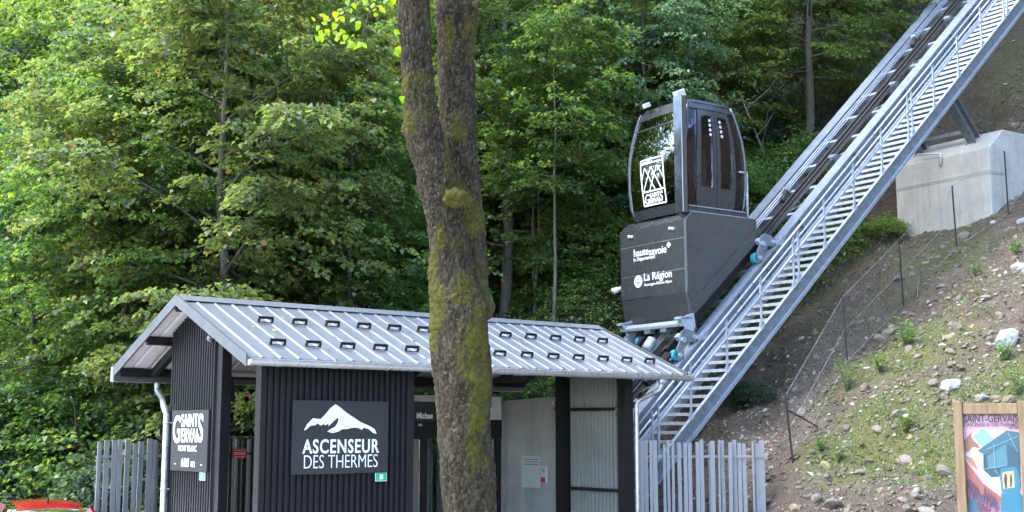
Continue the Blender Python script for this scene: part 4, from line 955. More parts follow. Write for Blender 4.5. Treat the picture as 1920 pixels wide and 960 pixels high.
# ------------------------------------------------------------------ passengers (seen through the tinted glass)
def person(label, loc, rz, h, top, bottom, arm=0.25, seed=0, shorts=True):
    k = h / 1.75; bm = bmesh.new(); sk = bm.verts.layers.skin.verify(); J = {}
    def v(n, co, r):
        J[n] = bm.verts.new(Vector(co) * k); J[n][sk].radius = (r * k, r * k) if not isinstance(r, tuple) else (r[0] * k, r[1] * k); return J[n]
    def e(*ns):
        for a, b in zip(ns, ns[1:]): bm.edges.new((J[a], J[b]))
    v('pel', (0, 0, .94), (.155, .11)); v('wai', (0, 0, 1.08), (.135, .10)); v('che', (0, -.01, 1.28), (.165, .115)); v('nec0', (0, 0, 1.45), (.08, .07)); v('nec', (0, -.005, 1.51), .052); v('hd0', (0, -.02, 1.58), (.068, .075)); v('hd1', (0, -.02, 1.66), (.076, .092)); v('hd2', (0, -.01, 1.735), (.055, .065)); v('nose', (0, -.118, 1.625), .012)
    e('pel', 'wai', 'che', 'nec0', 'nec', 'hd0', 'hd1', 'hd2'); e('hd1', 'nose')
    for s, q in ((-1, 'l'), (1, 'r')):
        v(q + 'hip', (s * .10, 0, .86), .10); v(q + 'kn', (s * .115, -.02, .49), .062); v(q + 'cal', (s * .118, .01, .34), .058); v(q + 'an', (s * .12, .02, .085), .038); v(q + 'ft', (s * .135, -.07, .035), (.045, .03)); v(q + 'toe', (s * .15, -.16, .028), (.04, .022))
        e('pel', q + 'hip', q + 'kn', q + 'cal', q + 'an', q + 'ft', q + 'toe')
        f = arm if s > 0 else .08
        v(q + 'sh', (s * .185, 0, 1.40), .065); v(q + 'el', (s * .25, -.05 * f, 1.13), .045); v(q + 'wr', (s * (.25 - .05 * f), -.05 - .9 * f * .28, .90 + .75 * f * .32), .028); w = J[q + 'wr'].co / k; 
        dv = (w - J[q + 'el'].co / k).normalized(); v(q + 'pa', w + dv * .06, (.036, .018)); e('che', q + 'sh', q + 'el', q + 'wr', q + 'pa')
        for i, (o_, L) in enumerate(((-.027, .055), (-.009, .068), (.009, .064), (.027, .05))):
            v(f'{q}f{i}', w + dv * .10 + Vector((0, o_, 0)), .009); v(f'{q}g{i}', w + dv * (.10 + L) + Vector((-s * .02, o_, 0)), .007); e(q + 'pa', f'{q}f{i}', f'{q}g{i}')
        v(q + 't0', w + dv * .05 + Vector((0, -.04, 0)), .010); v(q + 't1', w + dv * .09 + Vector((-s * .015, -.055, 0)), .008); e(q + 'pa', q + 't0', q + 't1')
    me = bpy.data.meshes.new('tmp'); bm.to_mesh(me); bm.free()
    for sv2 in me.skin_vertices[0].data: sv2.use_root = False
    me.skin_vertices[0].data[0].use_root = True
    t = bpy.data.objects.new('tmp', me); col.objects.link(t); t.modifiers.new('s', 'SKIN'); ss = t.modifiers.new('d', 'SUBSURF'); ss.levels = 2
    m2 = bpy.data.meshes.new_from_object(t.evaluated_get(bpy.context.evaluated_depsgraph_get())); bpy.data.objects.remove(t); m2.name = 'person'
    m2.materials.clear()
    for mm in (M['skin'], top, bottom, M['hair'], M['dark_rubber']): m2.materials.append(mm)
    for p in m2.polygons:
        c = p.center / k; z = c.z; i = 0
        if z > 1.70 or (z > 1.57 and c.y > -.02) or (z > 1.47 and c.y > .03): i = 3
        elif z > 1.46: i = 0
        elif z > .98 and (abs(c.x) < .2 or z > 1.22): i = 1
        elif z <= .07: i = 4
        elif z > (.55 if shorts else .09) and abs(c.x) < .24 and z < 1.0 and abs(c.y) < .14: i = 2
        p.material_index = i; p.use_smooth = True
    o = bpy.data.objects.new('person', m2); link(o); w = T0 + loc[0] * TA + loc[1] * TB; o.location = (w[0], w[1], loc[2]); o.rotation_euler = (0, 0, rz)
    eb_ = MB()
    for s in (-1, 1): eb_.tube([(s * .032 * k, -.10 * k, 1.645 * k), (s * .032 * k, -.108 * k, 1.645 * k)], .011 * k, 8)
    eb_.build('eyes', M['dark_rubber'], o); mo = MB(); mo.box((0, -.098 * k, 1.575 * k), (.045 * k, .012 * k, .010 * k)); mo.build('mouth', M['red_cloth'], o)
    for s in (-1, 1):
        er = MB(); er.tube([(s * .075 * k, -.015 * k, 1.63 * k), (s * .088 * k, -.01 * k, 1.645 * k)], [.022 * k, .014 * k], 8); er.build('ear', M['skin'], o, True)
    return tag(o, label, 'person', 'passengers in the lift cabin')
person('person in a red top and shorts standing behind the front side window of the cabin', (-2.63, .62, 7.14), T_RZ + R(-60), 1.72, M['red_cloth'], M['navy_cloth'], .25)
person('person in a pink top standing behind the middle cabin doors', (-1.75, 1.35, 7.14), T_RZ + R(-20), 1.66, M['pink_cloth'], M['navy_cloth'], .5, 2, False)
person('person in dark trousers standing behind the rear side window of the cabin', (-1.25, .62, 7.14), T_RZ + R(20), 1.70, M['pink_cloth'], M['navy_cloth'], .3, 3)
# ------------------------------------------------------------------ rocks
NR = np.random.default_rng(11)
ICO = None
def ico():
    global ICO
    if ICO is None:
        bm = bmesh.new(); bmesh.ops.create_icosphere(bm, subdivisions=1, radius=1.0)
        ICO = (np.array([v.co[:] for v in bm.verts]), np.array([[v.index for v in f.verts] for f in bm.faces])); bm.free()
    return ICO
def rock_mat(name, c1, c2):
    t = NT(name); v = t.coord("Object"); oi = t.new("ShaderNodeObjectInfo"); n = t.noise(v, 5, 6, 0.65); f = t.noise(v, 40, 4)
    c = t.ramp(n, [(0.3, c1), (0.7, c2)]); hs = t.new("ShaderNodeHueSaturation"); t.l(c, hs.inputs["Color"]); t.l(t.maprange(oi.outputs["Random"], 0, 1, .62, 1.12), hs.inputs["Value"])
    t.pbr(hs.outputs[0], 0.85, 0, t.bump(t.math('ADD', n, f), 0.5, 0.02)); return t.m
M['rock'] = rock_mat('rock', (0.13, 0.11, 0.088), (0.235, 0.205, 0.17)); M['rock_white'] = rock_mat('rock_white', (0.24, 0.24, 0.245), (0.42, 0.42, 0.42)); M['rock_tan'] = rock_mat('rock_tan', (0.20, 0.155, 0.095), (0.30, 0.24, 0.155))
def pebble_mat():
    t = NT('pebble'); g = t.new("ShaderNodeNewGeometry"); v = t.coord("Object")
    c = t.ramp(g.outputs["Random Per Island"], [(0, (0.065, 0.048, 0.034)), (.45, (0.120, 0.094, 0.068)), (.78, (0.19, 0.158, 0.120)), (.93, (0.29, 0.255, 0.205)), (1, (.40, .375, .34))])
    t.pbr(c, .9, 0, t.bump(t.noise(v, 60, 3), .4, .01)); return t.m
M['pebble'] = pebble_mat()
rock_meshes = []
for i in range(7):
    bm = bmesh.new(); bmesh.ops.create_icosphere(bm, subdivisions=2, radius=1.0); sc = Vector((1, NR.uniform(.6, .95), NR.uniform(.4, .75)))
    nr = [Vector(NR.normal(size=3)).normalized() for _ in range(7)]; dd = NR.uniform(.55, .85, 7)
    for v in bm.verts:
        for n_, q_ in zip(nr, dd):                          # cleave flat facets
            e_ = v.co.dot(n_) - q_
            if e_ > 0: v.co -= n_ * e_
        v.co *= 1 + .10 * mnoise.noise(v.co * 2.3 + Vector((i * 7, 0, 0))); v.co = Vector((v.co.x * sc.x, v.co.y * sc.y, v.co.z * sc.z))
    me = bpy.data.meshes.new('rock'); bm.to_mesh(me); bm.free(); rock_meshes.append(me)
def rock(p, size, mat, label, group=None, rz=None, sx=1.0):
    me0 = rock_meshes[NR.integers(7)]; key = me0.name + mat.name
    if key not in bpy.data.meshes:
        m2 = me0.copy(); m2.name = key; m2.materials.append(mat)
    o = bpy.data.objects.new('rock', bpy.data.meshes[key]); link(o); o.location = (p[0], p[1], p[2] + size * .10); o.scale = (size * sx, size, size * NR.uniform(.8, 1.1)); o.rotation_euler = (NR.uniform(-.4, .4), NR.uniform(-.6, .2), NR.uniform(0, 6.3) if rz is None else rz)
    return tag(o, label, 'rock', group)
BIG = [((1888, 640), .36, 'rock_white', 'largest white boulder near the right edge of the rubble slope'), ((1782, 724), .24, 'rock_white', 'pale angular boulder between wooden poster frame and wire fence'),
       ((1846, 748), .15, 'rock_white', 'white rock just above the wooden poster frame'), ((1868, 748), .13, 'rock_tan', 'tan rock just above the wooden poster frame'), ((1778, 634), .15, 'rock_tan', 'tan flat rock in the middle of the slope'),
       ((1782, 660), .14, 'rock_tan', 'second tan rock below the tan flat rock'), ((1800, 692), .17, 'rock', 'grey rock above the pale angular boulder'), ((1775, 888), .20, 'rock', 'grey rock left of the wooden poster post'),
       ((1848, 560), .16, 'rock', 'bluish grey slab high on the right of the slope'), ((1770, 464), .16, 'rock', 'grey rock below the concrete pier'), ((1845, 487), .14, 'rock_tan', 'tan rock at the right below the pier'),
       ((1912, 505), .25, 'rock_white', 'white rock at the right frame edge'), ((1625, 426), .20, 'rock_white', 'pale slab beside the stair at the pier foot'), ((1560, 950), .25, 'rock', 'grey rock at the foot of the slope behind the fence end')]
for (x, y), s, m_, lab in BIG:
    p = px_ground(x, y)
    if p: rock(p, s, M[m_], lab)
cnt = 0
while cnt < 270:
    x, y = NR.uniform(1395, 1935), NR.uniform(20, 975); p = px_ground(x, y)
    if p is None: continue
    q = tloc(np.array(p))
    if q.y > 1.6 or p.y < 14 or (7.0 < q.x < 9.2 and -.8 < q.y < 2.7): continue
    s = float(NR.lognormal(math.log(.085), .42)); s = min(s, .22)
    rock(p, s, M['rock'] if NR.random() < .75 else (M['rock_tan'] if NR.random() < .85 else M['rock_white']), 'loose stone ' + ('right beside or under the stair' if q.y > -2.2 else 'near the wooden poster stand' if x > 1700 and y > 560 else 'on the upper slope below the concrete pier' if y < 560 else 'low on the slope near the wire fence'), 'loose stones on the rubble slope'); cnt += 1
V0, F0 = ico(); NPB = 16000
P_ = []
while len(P_) < NPB:
    u = NR.uniform(-7.5, 21, 4000); w = NR.uniform(-11, 3.6, 4000); wx = T0[0] + u * TA[0] + w * TB[0]; wy = T0[1] + u * TA[1] + w * TB[1]
    keep = (wy > 13) & (vnoise(wx * .8, wy * .8, 2.2) + NR.uniform(-.8, .8, 4000) > -.25) & (wx < 24); P_ += list(zip(wx[keep], wy[keep]))
P_ = np.array(P_[:NPB]); sz = np.clip(NR.lognormal(math.log(.028), .5, NPB), .014, .10)
ang = NR.uniform(0, 6.28, NPB); ca, sa = np.cos(ang), np.sin(ang)
sc3 = np.stack([sz * NR.uniform(.8, 1.6, NPB), sz * NR.uniform(.6, 1.1, NPB), sz * NR.uniform(.25, .65, NPB)], -1)
L_ = V0[None] * sc3[:, None] * (1 + NR.uniform(-.42, .30, (NPB, len(V0), 1)))
XX = L_[..., 0] * ca[:, None] - L_[..., 1] * sa[:, None]; YY = L_[..., 0] * sa[:, None] + L_[..., 1] * ca[:, None]
ZZ = L_[..., 2] + XX * .45 * TA[0] + YY * .45 * TA[1]
hz = height(P_[:, 0], P_[:, 1])
VV = np.stack([XX + P_[:, 0:1], YY + P_[:, 1:2], ZZ + (hz + sz * .12)[:, None]], -1).reshape(-1, 3)
FF = (F0[None] + (np.arange(NPB) * len(V0))[:, None, None]).reshape(-1, 3)
OV = np.array([(1, 0, 0), (-1, 0, 0), (0, 1, 0), (0, -1, 0), (0, 0, 1), (0, 0, -1)], float); OF = np.array([(0, 2, 4), (2, 1, 4), (1, 3, 4), (3, 0, 4), (2, 0, 5), (1, 2, 5), (3, 1, 5), (0, 3, 5)])
NC = 70000; u = NR.uniform(-7.6, 20, NC); w = NR.uniform(-10.5, 3.6, NC); cx_ = T0[0] + u * TA[0] + w * TB[0]; cy_ = T0[1] + u * TA[1] + w * TB[1]
kp = (cy_ > 13) & (vnoise(cx_ * 1.1, cy_ * 1.1, 6.1) + NR.uniform(-.9, .9, NC) > -.3); cx_, cy_ = cx_[kp], cy_[kp]; NC = len(cx_)
cs = np.clip(NR.lognormal(math.log(.017), .55, NC), .007, .06); an_ = NR.uniform(0, 6.28, NC); LC = OV[None] * np.stack([cs * NR.uniform(.9, 2.0, NC), cs * NR.uniform(.6, 1.2, NC), cs * NR.uniform(.2, .6, NC)], -1)[:, None] * NR.uniform(.6, 1.3, (NC, 6, 1)) + NR.normal(0, .15, (NC, 6, 3)) * cs[:, None, None]
tl__ = NR.normal(0, .5, (NC, 2)); xx_ = LC[..., 0] * np.cos(an_)[:, None] - LC[..., 1] * np.sin(an_)[:, None]; yy_ = LC[..., 0] * np.sin(an_)[:, None] + LC[..., 1] * np.cos(an_)[:, None]
zz_ = LC[..., 2] + xx_ * (.45 * TA[0] + tl__[:, :1]) + yy_ * (.45 * TA[1] + tl__[:, 1:])
CV = np.stack([xx_ + cx_[:, None], yy_ + cy_[:, None], zz_ + (height(cx_, cy_) + cs * .15)[:, None]], -1).reshape(-1, 3); CFc = (OF[None] + (np.arange(NC) * 6)[:, None, None]).reshape(-1, 3)
FF = np.concatenate([FF, CFc + len(VV)]); VV = np.concatenate([VV, CV])
tag(np_mesh('pebbles', VV, FF, M['pebble']), 'small grey and brown stones strewn over the rubble slope', 'pebbles', None, 'stuff')

# ------------------------------------------------------------------ foliage builder
def leaves(P, D, U, L, W, fold=.25):
    """P base, D direction, U approx up normal (n,3); folded four-corner leaves"""
    D = D / np.linalg.norm(D, axis=1, keepdims=True); Sd = np.cross(D, U); Sd /= (np.linalg.norm(Sd, axis=1, keepdims=True) + 1e-9); N = np.cross(Sd, D)
    L = L[:, None]; W = W[:, None]
    b = P; tip = P + D * L - N * L * .12; mid = P + D * L * .42
    l = mid + Sd * W * .5 + N * W * fold; r = mid - Sd * W * .5 + N * W * fold
    n = len(P); V = np.stack([b, r, tip, l], 1).reshape(-1, 3); Q = np.arange(n * 4).reshape(n, 4); return V, Q
def spray_leaves(O, D, L, K, rg, ll, lw, flat=.35, droop=.35, spread=.32):
    """O, D (m,3) spray origins and directions; L (m,) lengths; K leaves each"""
    m = len(O); D = D / np.linalg.norm(D, axis=1, keepdims=True)
    up = np.tile(np.array([0, 0, 1.0]), (m, 1)); Sd = np.cross(D, up); Sd /= (np.linalg.norm(Sd, axis=1, keepdims=True) + 1e-9)
    t = rg.uniform(.05, 1.0, (m, K)); sd = rg.choice([-1.0, 1.0], (m, K)); off = rg.uniform(.05, 1, (m, K)) * spread * (1.15 - t * .8)
    P = O[:, None] + D[:, None] * (t * L[:, None])[..., None] + Sd[:, None] * (sd * off * L[:, None])[..., None]
    P[..., 2] -= (t * t * droop + off * off * .6) * L[:, None]; P += rg.normal(0, .035, P.shape)
    ld = D[:, None] * .7 + Sd[:, None] * (sd * .8)[..., None] + rg.normal(0, .35, P.shape); ld[..., 2] -= .30
    un = np.zeros_like(P); un[..., 2] = 1; un += rg.normal(0, flat, P.shape)
    n = m * K; s = rg.uniform(.65, 1.2, n)
    return leaves(P.reshape(-1, 3), ld.reshape(-1, 3), un.reshape(-1, 3), ll * s, lw * s)
def tree_proto(seed, H, cr, base, nl, mat, barkm, ll=.14, lw=.12, K=30, spray=.9, dens=1.0, r0=.16, lean=(0, 0), prof=None, elev=(12, 55), stems=1):
    rg = np.random.default_rng(seed); prof = prof or (lambda t: math.sin(math.pi * min(1, .12 + .88 * t)) ** .6)
    tm = MB(); O, D, L = [], [], []
    for st in range(stems):
        la = rg.uniform(0, 6.28); ln_ = (lean[0] + (.13 * math.cos(la) if stems > 1 else 0), lean[1] + (.13 * math.sin(la) if stems > 1 else 0))
        zz = np.linspace(-.4, H, 12); wob = np.cumsum(rg.normal(0, .05, (12, 2)), 0)
        path = [Vector((wob[i, 0] + ln_[0] * zz[i], wob[i, 1] + ln_[1] * zz[i], zz[i])) for i in range(12)]
        tm.tube(path, [max(.015, r0 * (1 - .93 * (i / 11)) * (1.25 if i == 0 else 1)) for i in range(12)], 8)
        def at(z): i = min(10, max(0, int((z + .4) / (H + .4) * 11))); f = ((z + .4) / (H + .4) * 11) - i; return path[i].lerp(path[i + 1], f)
        for i in range(nl):
            t = (i + rg.uniform(.2, .8)) / nl; z = H * (base + (1 - base) * t * .97); az = i * 2.399 + rg.uniform(-.5, .5)
            ln = cr * prof(t) * rg.uniform(.7, 1.1); el = R(elev[0] + (elev[1] - elev[0]) * t + rg.uniform(-8, 8)); o = at(z)
            d = Vector((math.cos(az) * math.cos(el), math.sin(az) * math.cos(el), math.sin(el))); pts = [o]
            for k in range(1, 6):
                d = (d + Vector((rg.normal(0, .10), rg.normal(0, .10), -.06))).normalized(); pts.append(pts[-1] + d * ln / 5)
            rb = max(.010, r0 * .30 * (1 - t * .75)); tm.tube(pts, [rb * (1 - .16 * k) for k in range(6)], 5, False)
            ns = max(3, int(ln * 7 * dens))
            for _ in range(ns):
                f = rg.uniform(.25, 1.0) ** .8 * 4.99; k = int(f); p = pts[k].lerp(pts[k + 1], f - k); hd = Vector((d.x, d.y, 0)).normalized()
                a2 = math.atan2(hd.y, hd.x) + rg.choice([-1, 1]) * rg.uniform(.1, 1.35); dd_ = Vector((math.cos(a2), math.sin(a2), rg.uniform(-.2, .25)))
                off = rg.uniform(0, .28) * ln * (1.1 - f / 6); p = p + dd_ * off + Vector((0, 0, rg.normal(0, .10)))
                O.append(p[:]); D.append(dd_[:]); L.append(spray * rg.uniform(.6, 1.25))
    for _ in range(int(H * 22 * dens * min(1, base * 0 + 1))):
        z = H * rg.uniform(max(.10, base), .95); az = rg.uniform(0, 6.283); rad_ = cr * prof((z / H - base) / (1 - base)) * rg.uniform(.08, .85); o = at(z)
        O.append((o.x + math.cos(az) * rad_, o.y + math.sin(az) * rad_, z + rg.normal(0, .2))); D.append((math.cos(az), math.sin(az), rg.uniform(-.2, .2))); L.append(spray * rg.uniform(.6, 1.2))
    V, Q = spray_leaves(np.array(O), np.array(D), np.array(L), K, rg, ll, lw)
    trunk = tm.build('trunk', barkm, None, True); crown = np_mesh('crown', V, Q, mat)
    col.objects.unlink(trunk); col.objects.unlink(crown); return trunk.data, crown.data
def spruce_proto(seed, H, cr):
    rg = np.random.default_rng(seed); tm = MB(); tm.tube([(0, 0, -.5), (0, 0, H * .5), (0, 0, H)], [.22, .13, .02], 8); O, D, L = [], [], []
    for i in range(int(H * 9)):
        t = i / (H * 9); z = H * (.06 + .93 * t); az = i * 2.399 + rg.uniform(-.3, .3); ln = cr * (1 - t) ** .8 * rg.uniform(.75, 1.1) + .15
        d = Vector((math.cos(az), math.sin(az), -.10)); n = 4; p = Vector((0, 0, z)); tm.tube([p, p + d * ln * .6 + Vector((0, 0, -.12 * ln)), p + d * ln + Vector((0, 0, -.12 * ln))], [.03, .018, .008], 4, False)
        for _ in range(max(2, int(ln * 5))):
            f = rg.uniform(.15, 1); q = p + d * ln * f + Vector((0, 0, -.15 * ln * f)); a2 = az + rg.choice([-1, 1]) * rg.uniform(.2, 1.1); O.append(q[:]); D.append((math.cos(a2), math.sin(a2), -.45)); L.append(rg.uniform(.35, .7))
    V, Q = spray_leaves(np.array(O), np.array(D), np.array(L), 34, rg, .11, .028, .7, .5, .22)
    trunk = tm.build('trunk', M['bark'], None, True); crown = np_mesh('crown', V, Q, M['needle']); col.objects.unlink(trunk); col.objects.unlink(crown); return trunk.data, crown.data
def shrub_proto(seed, rx, h, mat, ll=.10, lw=.075, n=420, K=24):
    rg = np.random.default_rng(seed); tm = MB(); O, D, L = [], [], []
    for i in range(10):
        a = i * 2.4; rr = rx * rg.uniform(.2, .8); tm.tube([(0, 0, -.2), (math.cos(a) * rr * .5, math.sin(a) * rr * .5, h * .45), (math.cos(a) * rr, math.sin(a) * rr, h * rg.uniform(.7, .95))], [.03, .02, .006], 5, False)
    for i in range(n):
        v = rg.normal(size=3); v /= np.linalg.norm(v); v[2] = abs(v[2]); q = rg.uniform(.45, 1.0) ** .5 * (1 + .22 * float(mnoise.noise(Vector(v) * 2.2 + Vector((seed, 0, 0)))))
        O.append((v[0] * rx * q, v[1] * rx * q, v[2] * h * q * .92 + .05)); D.append((v[0] + rg.normal(0, .4), v[1] + rg.normal(0, .4), rg.uniform(-.15, .4))); L.append(rg.uniform(.25, .55) * (.6 + rx * .25))
    V, Q = spray_leaves(np.array(O), np.array(D), np.array(L), K, rg, ll, lw, .45, .3, .4)
    a = tm.build('stems', M['bark'], None, True); b = np_mesh('foliage', V, Q, mat); col.objects.unlink(a); col.objects.unlink(b); return a.data, b.data
def plant(name, label, cat, group, proto, loc, rz, sc, parts=('trunk', 'crown'), mat=None, tilt=(0, 0)):
    e_ = empty(name, loc, rz, label, cat, group); e_.scale = (sc, sc, sc) if not isinstance(sc, tuple) else sc; e_.rotation_euler = (tilt[0], tilt[1], rz)
    for nm, me in zip(parts, proto):
        o = bpy.data.objects.new(nm, me); link(o, e_)
        if mat and nm in ('crown', 'foliage'): o.material_slots[0].link = 'OBJECT'; o.material_slots[0].material = mat
    return e_
BR, BP = M['bark'], M['bark_pale']
SYC = [tree_proto(21, 12.5, 4.0, .16, 34, M['leaf_maple'], BR, .118, .115, 46, 1.0, 1.15, .15), tree_proto(22, 12.0, 3.7, .12, 32, M['leaf_maple'], BR, .112, .11, 46, .95, 1.15, .14), tree_proto(23, 11, 3.6, .10, 30, M['leaf_green'], BR, .11, .09, 44, .9, 1.15, .13)]
MED = [tree_proto(31, 8.0, 2.7, .12, 24, M['leaf_green'], BR, .11, .088, 34, .8, 1.15, .09), tree_proto(32, 8.5, 2.5, .16, 24, M['leaf_lime'], BR, .11, .088, 34, .8, 1.1, .09), tree_proto(33, 7.5, 2.6, .10, 22, M['leaf_blue'], BR, .115, .095, 32, .8, 1.15, .09)]
SAP = [tree_proto(41, 8.0, 1.9, .42, 16, M['leaf_green'], BP, .12, .09, 24, .75, 1.1, .05), tree_proto(42, 9.0, 2.0, .52, 14, M['leaf_lime'], BP, .12, .09, 24, .75, 1.1, .055, stems=2)]
SPR = [spruce_proto(51, 15, 2.9)]
SHR = [shrub_proto(61, 1.3, 1.7, M['leaf_green'], .075, .055, 620, 30), shrub_proto(62, 1.1, 1.3, M['leaf_cover'], .07, .05, 520, 28), shrub_proto(63, 1.5, 2.1, M['leaf_blue'], .085, .068, 700, 30), shrub_proto(64, .7, .7, M['leaf_cover'], .075, .05, 200)]

# ------------------------------------------------------------------ the wood behind
def G(x, y): return Vector((x, y, ground(x, y) - .05))
def at_px(x, D): r = ray(x, 560); return (r[0] * D / r[1], D)
# trees that can be told apart
def big(px_, D, proto, sc, rz, label, name='sycamore_tree', cat='tree', mat=None, tilt=(0, 0)):
    x, y = at_px(px_, D); return plant(name, label, cat, 'trees of the wood behind the lift', proto, G(x, y), rz, sc, mat=mat, tilt=tilt)
big(418, 24.8, SYC[0], 1.02, .4, 'leafy sycamore whose dark trunk rises just behind the shelter gable', tilt=(.0, -.03))
big(466, 28.2, SYC[1], 1.1, 2.2, 'taller sycamore with pale straight trunk right of the gable tree')
big(250, 26.0, SYC[2], .92, 1.0, 'dense green tree left of the shelter gable')
big(640, 27.5, SYC[1], .85, 4.0, 'maple with yellow green lower leaves left of the foreground trunk', mat=M['leaf_green'])
big(90, 27.0, MED[0], 1.15, 2.0, 'bushy green tree near the left frame edge', 'broadleaf_tree')
big(70, 38.5, MED[1], 1.5, 1.2, 'bright yellow green ash like tree at the upper left', 'broadleaf_tree')
big(-40, 39.0, MED[2], 1.5, .3, 'bluish green tree at the left frame edge', 'broadleaf_tree')
big(200, 41.0, SPR[0], 1.25, .3, 'tall dark spruce rising behind the left trees', 'spruce_tree')
big(90, 46.0, SPR[0], 1.35, 1.3, 'dark spruce at the upper left behind the yellow green tree', 'spruce_tree')
big(290, 47.0, SPR[0], 1.3, 2.3, 'dark spruce half hidden behind the sycamores', 'spruce_tree')
big(1032, 30.5, SAP[0], 1.05, .8, 'slender sapling with thin pale trunk right of the foreground trunk', 'sapling')
big(1000, 32.0, SAP[1], .8, 2.8, 'thin twin stemmed sapling above the green bank', 'sapling')
big(915, 36.5, MED[0], 1.1, 5.0, 'green tree just right of the foreground trunk', 'broadleaf_tree')
big(1090, 39.0, MED[2], 1.2, 3.0, 'bluish leaved tree left of the lift cabin', 'broadleaf_tree')
big(1230, 37.5, MED[1], 1.1, 1.5, 'yellowish hazel like tree above the lift cabin', 'broadleaf_tree')
big(1345, 36.0, MED[0], 1.0, .5, 'dark green tree behind the right side of the cabin', 'broadleaf_tree')
rr = random.Random(5)
def zone(x, y, z=0.0):
    px_ = 960 + F_PX * x / (y * math.cos(PITCH) + z * math.sin(PITCH))
    for lim, nm in ((330, 'left of the shelter gable'), (600, 'above the left half of the shelter roof'), (800, 'just left of the foreground trunk'), (1000, 'just right of the foreground trunk'), (1170, 'between the foreground trunk and the lift cabin'), (1420, 'behind the lift cabin')):
        if px_ < lim: break
    else: nm = 'beyond the inclined track'
    return nm, ('nearer' if y < 42 else ('farther' if y < 60 else 'farthest'))
SHRL = '{1} undergrowth shrub on the slope {0}'
for (px_, D, k, sc, lab) in ((1105, 33.0, 0, 1.3, 'pale green hazel shrub spreading left of the lift carriage'), (40, 25.2, 2, 1.1, 'shrub above the red car with bluish leaves'), (110, 24.9, 1, 1.15, 'dense green shrub right behind the red car'), (165, 24.6, 0, 1.1, 'green shrub behind the left end of the slat fence'), (250, 24.0, 2, 1.15, 'grey green shrub overhanging the slat fence beside the downpipe'), (330, 24.6, 0, 1.0, 'green shrub behind the gable downpipe'), (-40, 25.0, 1, 1.2, 'dense shrub at the left frame edge'), (20, 27.0, 0, 1.7, 'big leafy bush above the red car, left one'), (100, 27.4, 2, 1.6, 'big bluish leafy bush above the red car'), (190, 25.8, 0, 1.8, 'big leafy bush behind the left end of the slat fence'), (280, 26.4, 2, 1.6, 'big grey green bush behind the gable'), (360, 27.0, 0, 1.6, 'leafy bush low behind the roof peak'), (-70, 26.0, 2, 1.8, 'big leafy bush cut by the left frame edge'), (530, 28.0, 2, 1.5, 'bush low behind the middle of the roof'), (700, 28.5, 0, 1.6, 'bush low behind the roof left of the trunk'), (440, 25.2, 1, 1.0, 'light green shrub seen through the bar gate')):
    x, y = at_px(px_, D); plant('shrub', lab, 'shrub', 'undergrowth shrubs', SHR[k], G(x, y), rr.uniform(0, 6), sc, ('stems', 'foliage'))
for i in range(54):
    x = rr.uniform(-16, 9); y = rr.uniform(24.5, 40); q = tloc(np.array((x, y, 0))); l_ = sloc(np.array((x, y, 0.)))
    if .0 < x / y < .105 and y < 37: continue
    if q.y < 4.2 or (l_.y < 6.2 and -1 < l_.x < 11): continue
    plant('shrub', SHRL.format(zone(x, y)[0], 'nearer' if y < 32 else 'farther'), 'shrub', 'undergrowth shrubs', SHR[rr.randrange(4)], G(x, y), rr.uniform(0, 6.28), rr.uniform(.7, 1.25), ('stems', 'foliage'))
pts = []
LAB = {'b': '{1} broadleaf tree of the wood {0}', 's': '{1} dark spruce of the wood {0}', 'p': '{1} slender bare stemmed tree of the wood {0}'}
tries = 0
while tries < 5000 and len(pts) < 150:
    tries += 1
    y = rr.uniform(27, 68); x = rr.uniform(-.44 * y - 1, .62 * y + 4); q = tloc(np.array((x, y, 0)))
    if q.y < (3.6 if q.x < -1 else 5.2) and q.x < 26: continue
    if q.y < 5.5 and -8 < q.x < 4: continue
    if y < 31 and -7 < x < 4: continue
    if y < 38 and x < -.34 * y: continue
    if y < 38.5 and .0 < x / y < .105: continue
    dmin = 2.7 + (y - 27) * .055
    if any((x - a) ** 2 + (y - b) ** 2 < dmin * dmin for a, b in pts): continue
    pts.append((x, y)); u = rr.random()
    if x < -6 and y > 36 and u < .35: plant('spruce_tree', LAB['s'].format(*zone(x, y)), 'tree', 'spruces deep in the wood', SPR[0], G(x, y), rr.uniform(0, 6.3), rr.uniform(.8, 1.15))
    elif x > 5 and u < .45: plant('sapling', LAB['p'].format(*zone(x, y)), 'tree', 'slender trees of the wood', SAP[rr.randrange(2)], G(x, y), rr.uniform(0, 6.3), rr.uniform(.9, 1.25), tilt=(rr.uniform(-.12, .12), rr.uniform(-.15, .05)))
    else:
        pr_ = rr.choice(SYC + MED + MED); sc = rr.uniform(.8, 1.15) * (1.25 if pr_ in MED else .95)
        plant('broadleaf_tree', LAB['b'].format(*zone(x, y)), 'tree', 'massed trees of the wood', pr_, G(x, y), rr.uniform(0, 6.3), (sc * rr.uniform(.9, 1.1), sc * rr.uniform(.9, 1.1), sc), tilt=(rr.uniform(-.06, .06), rr.uniform(-.06, .06)))
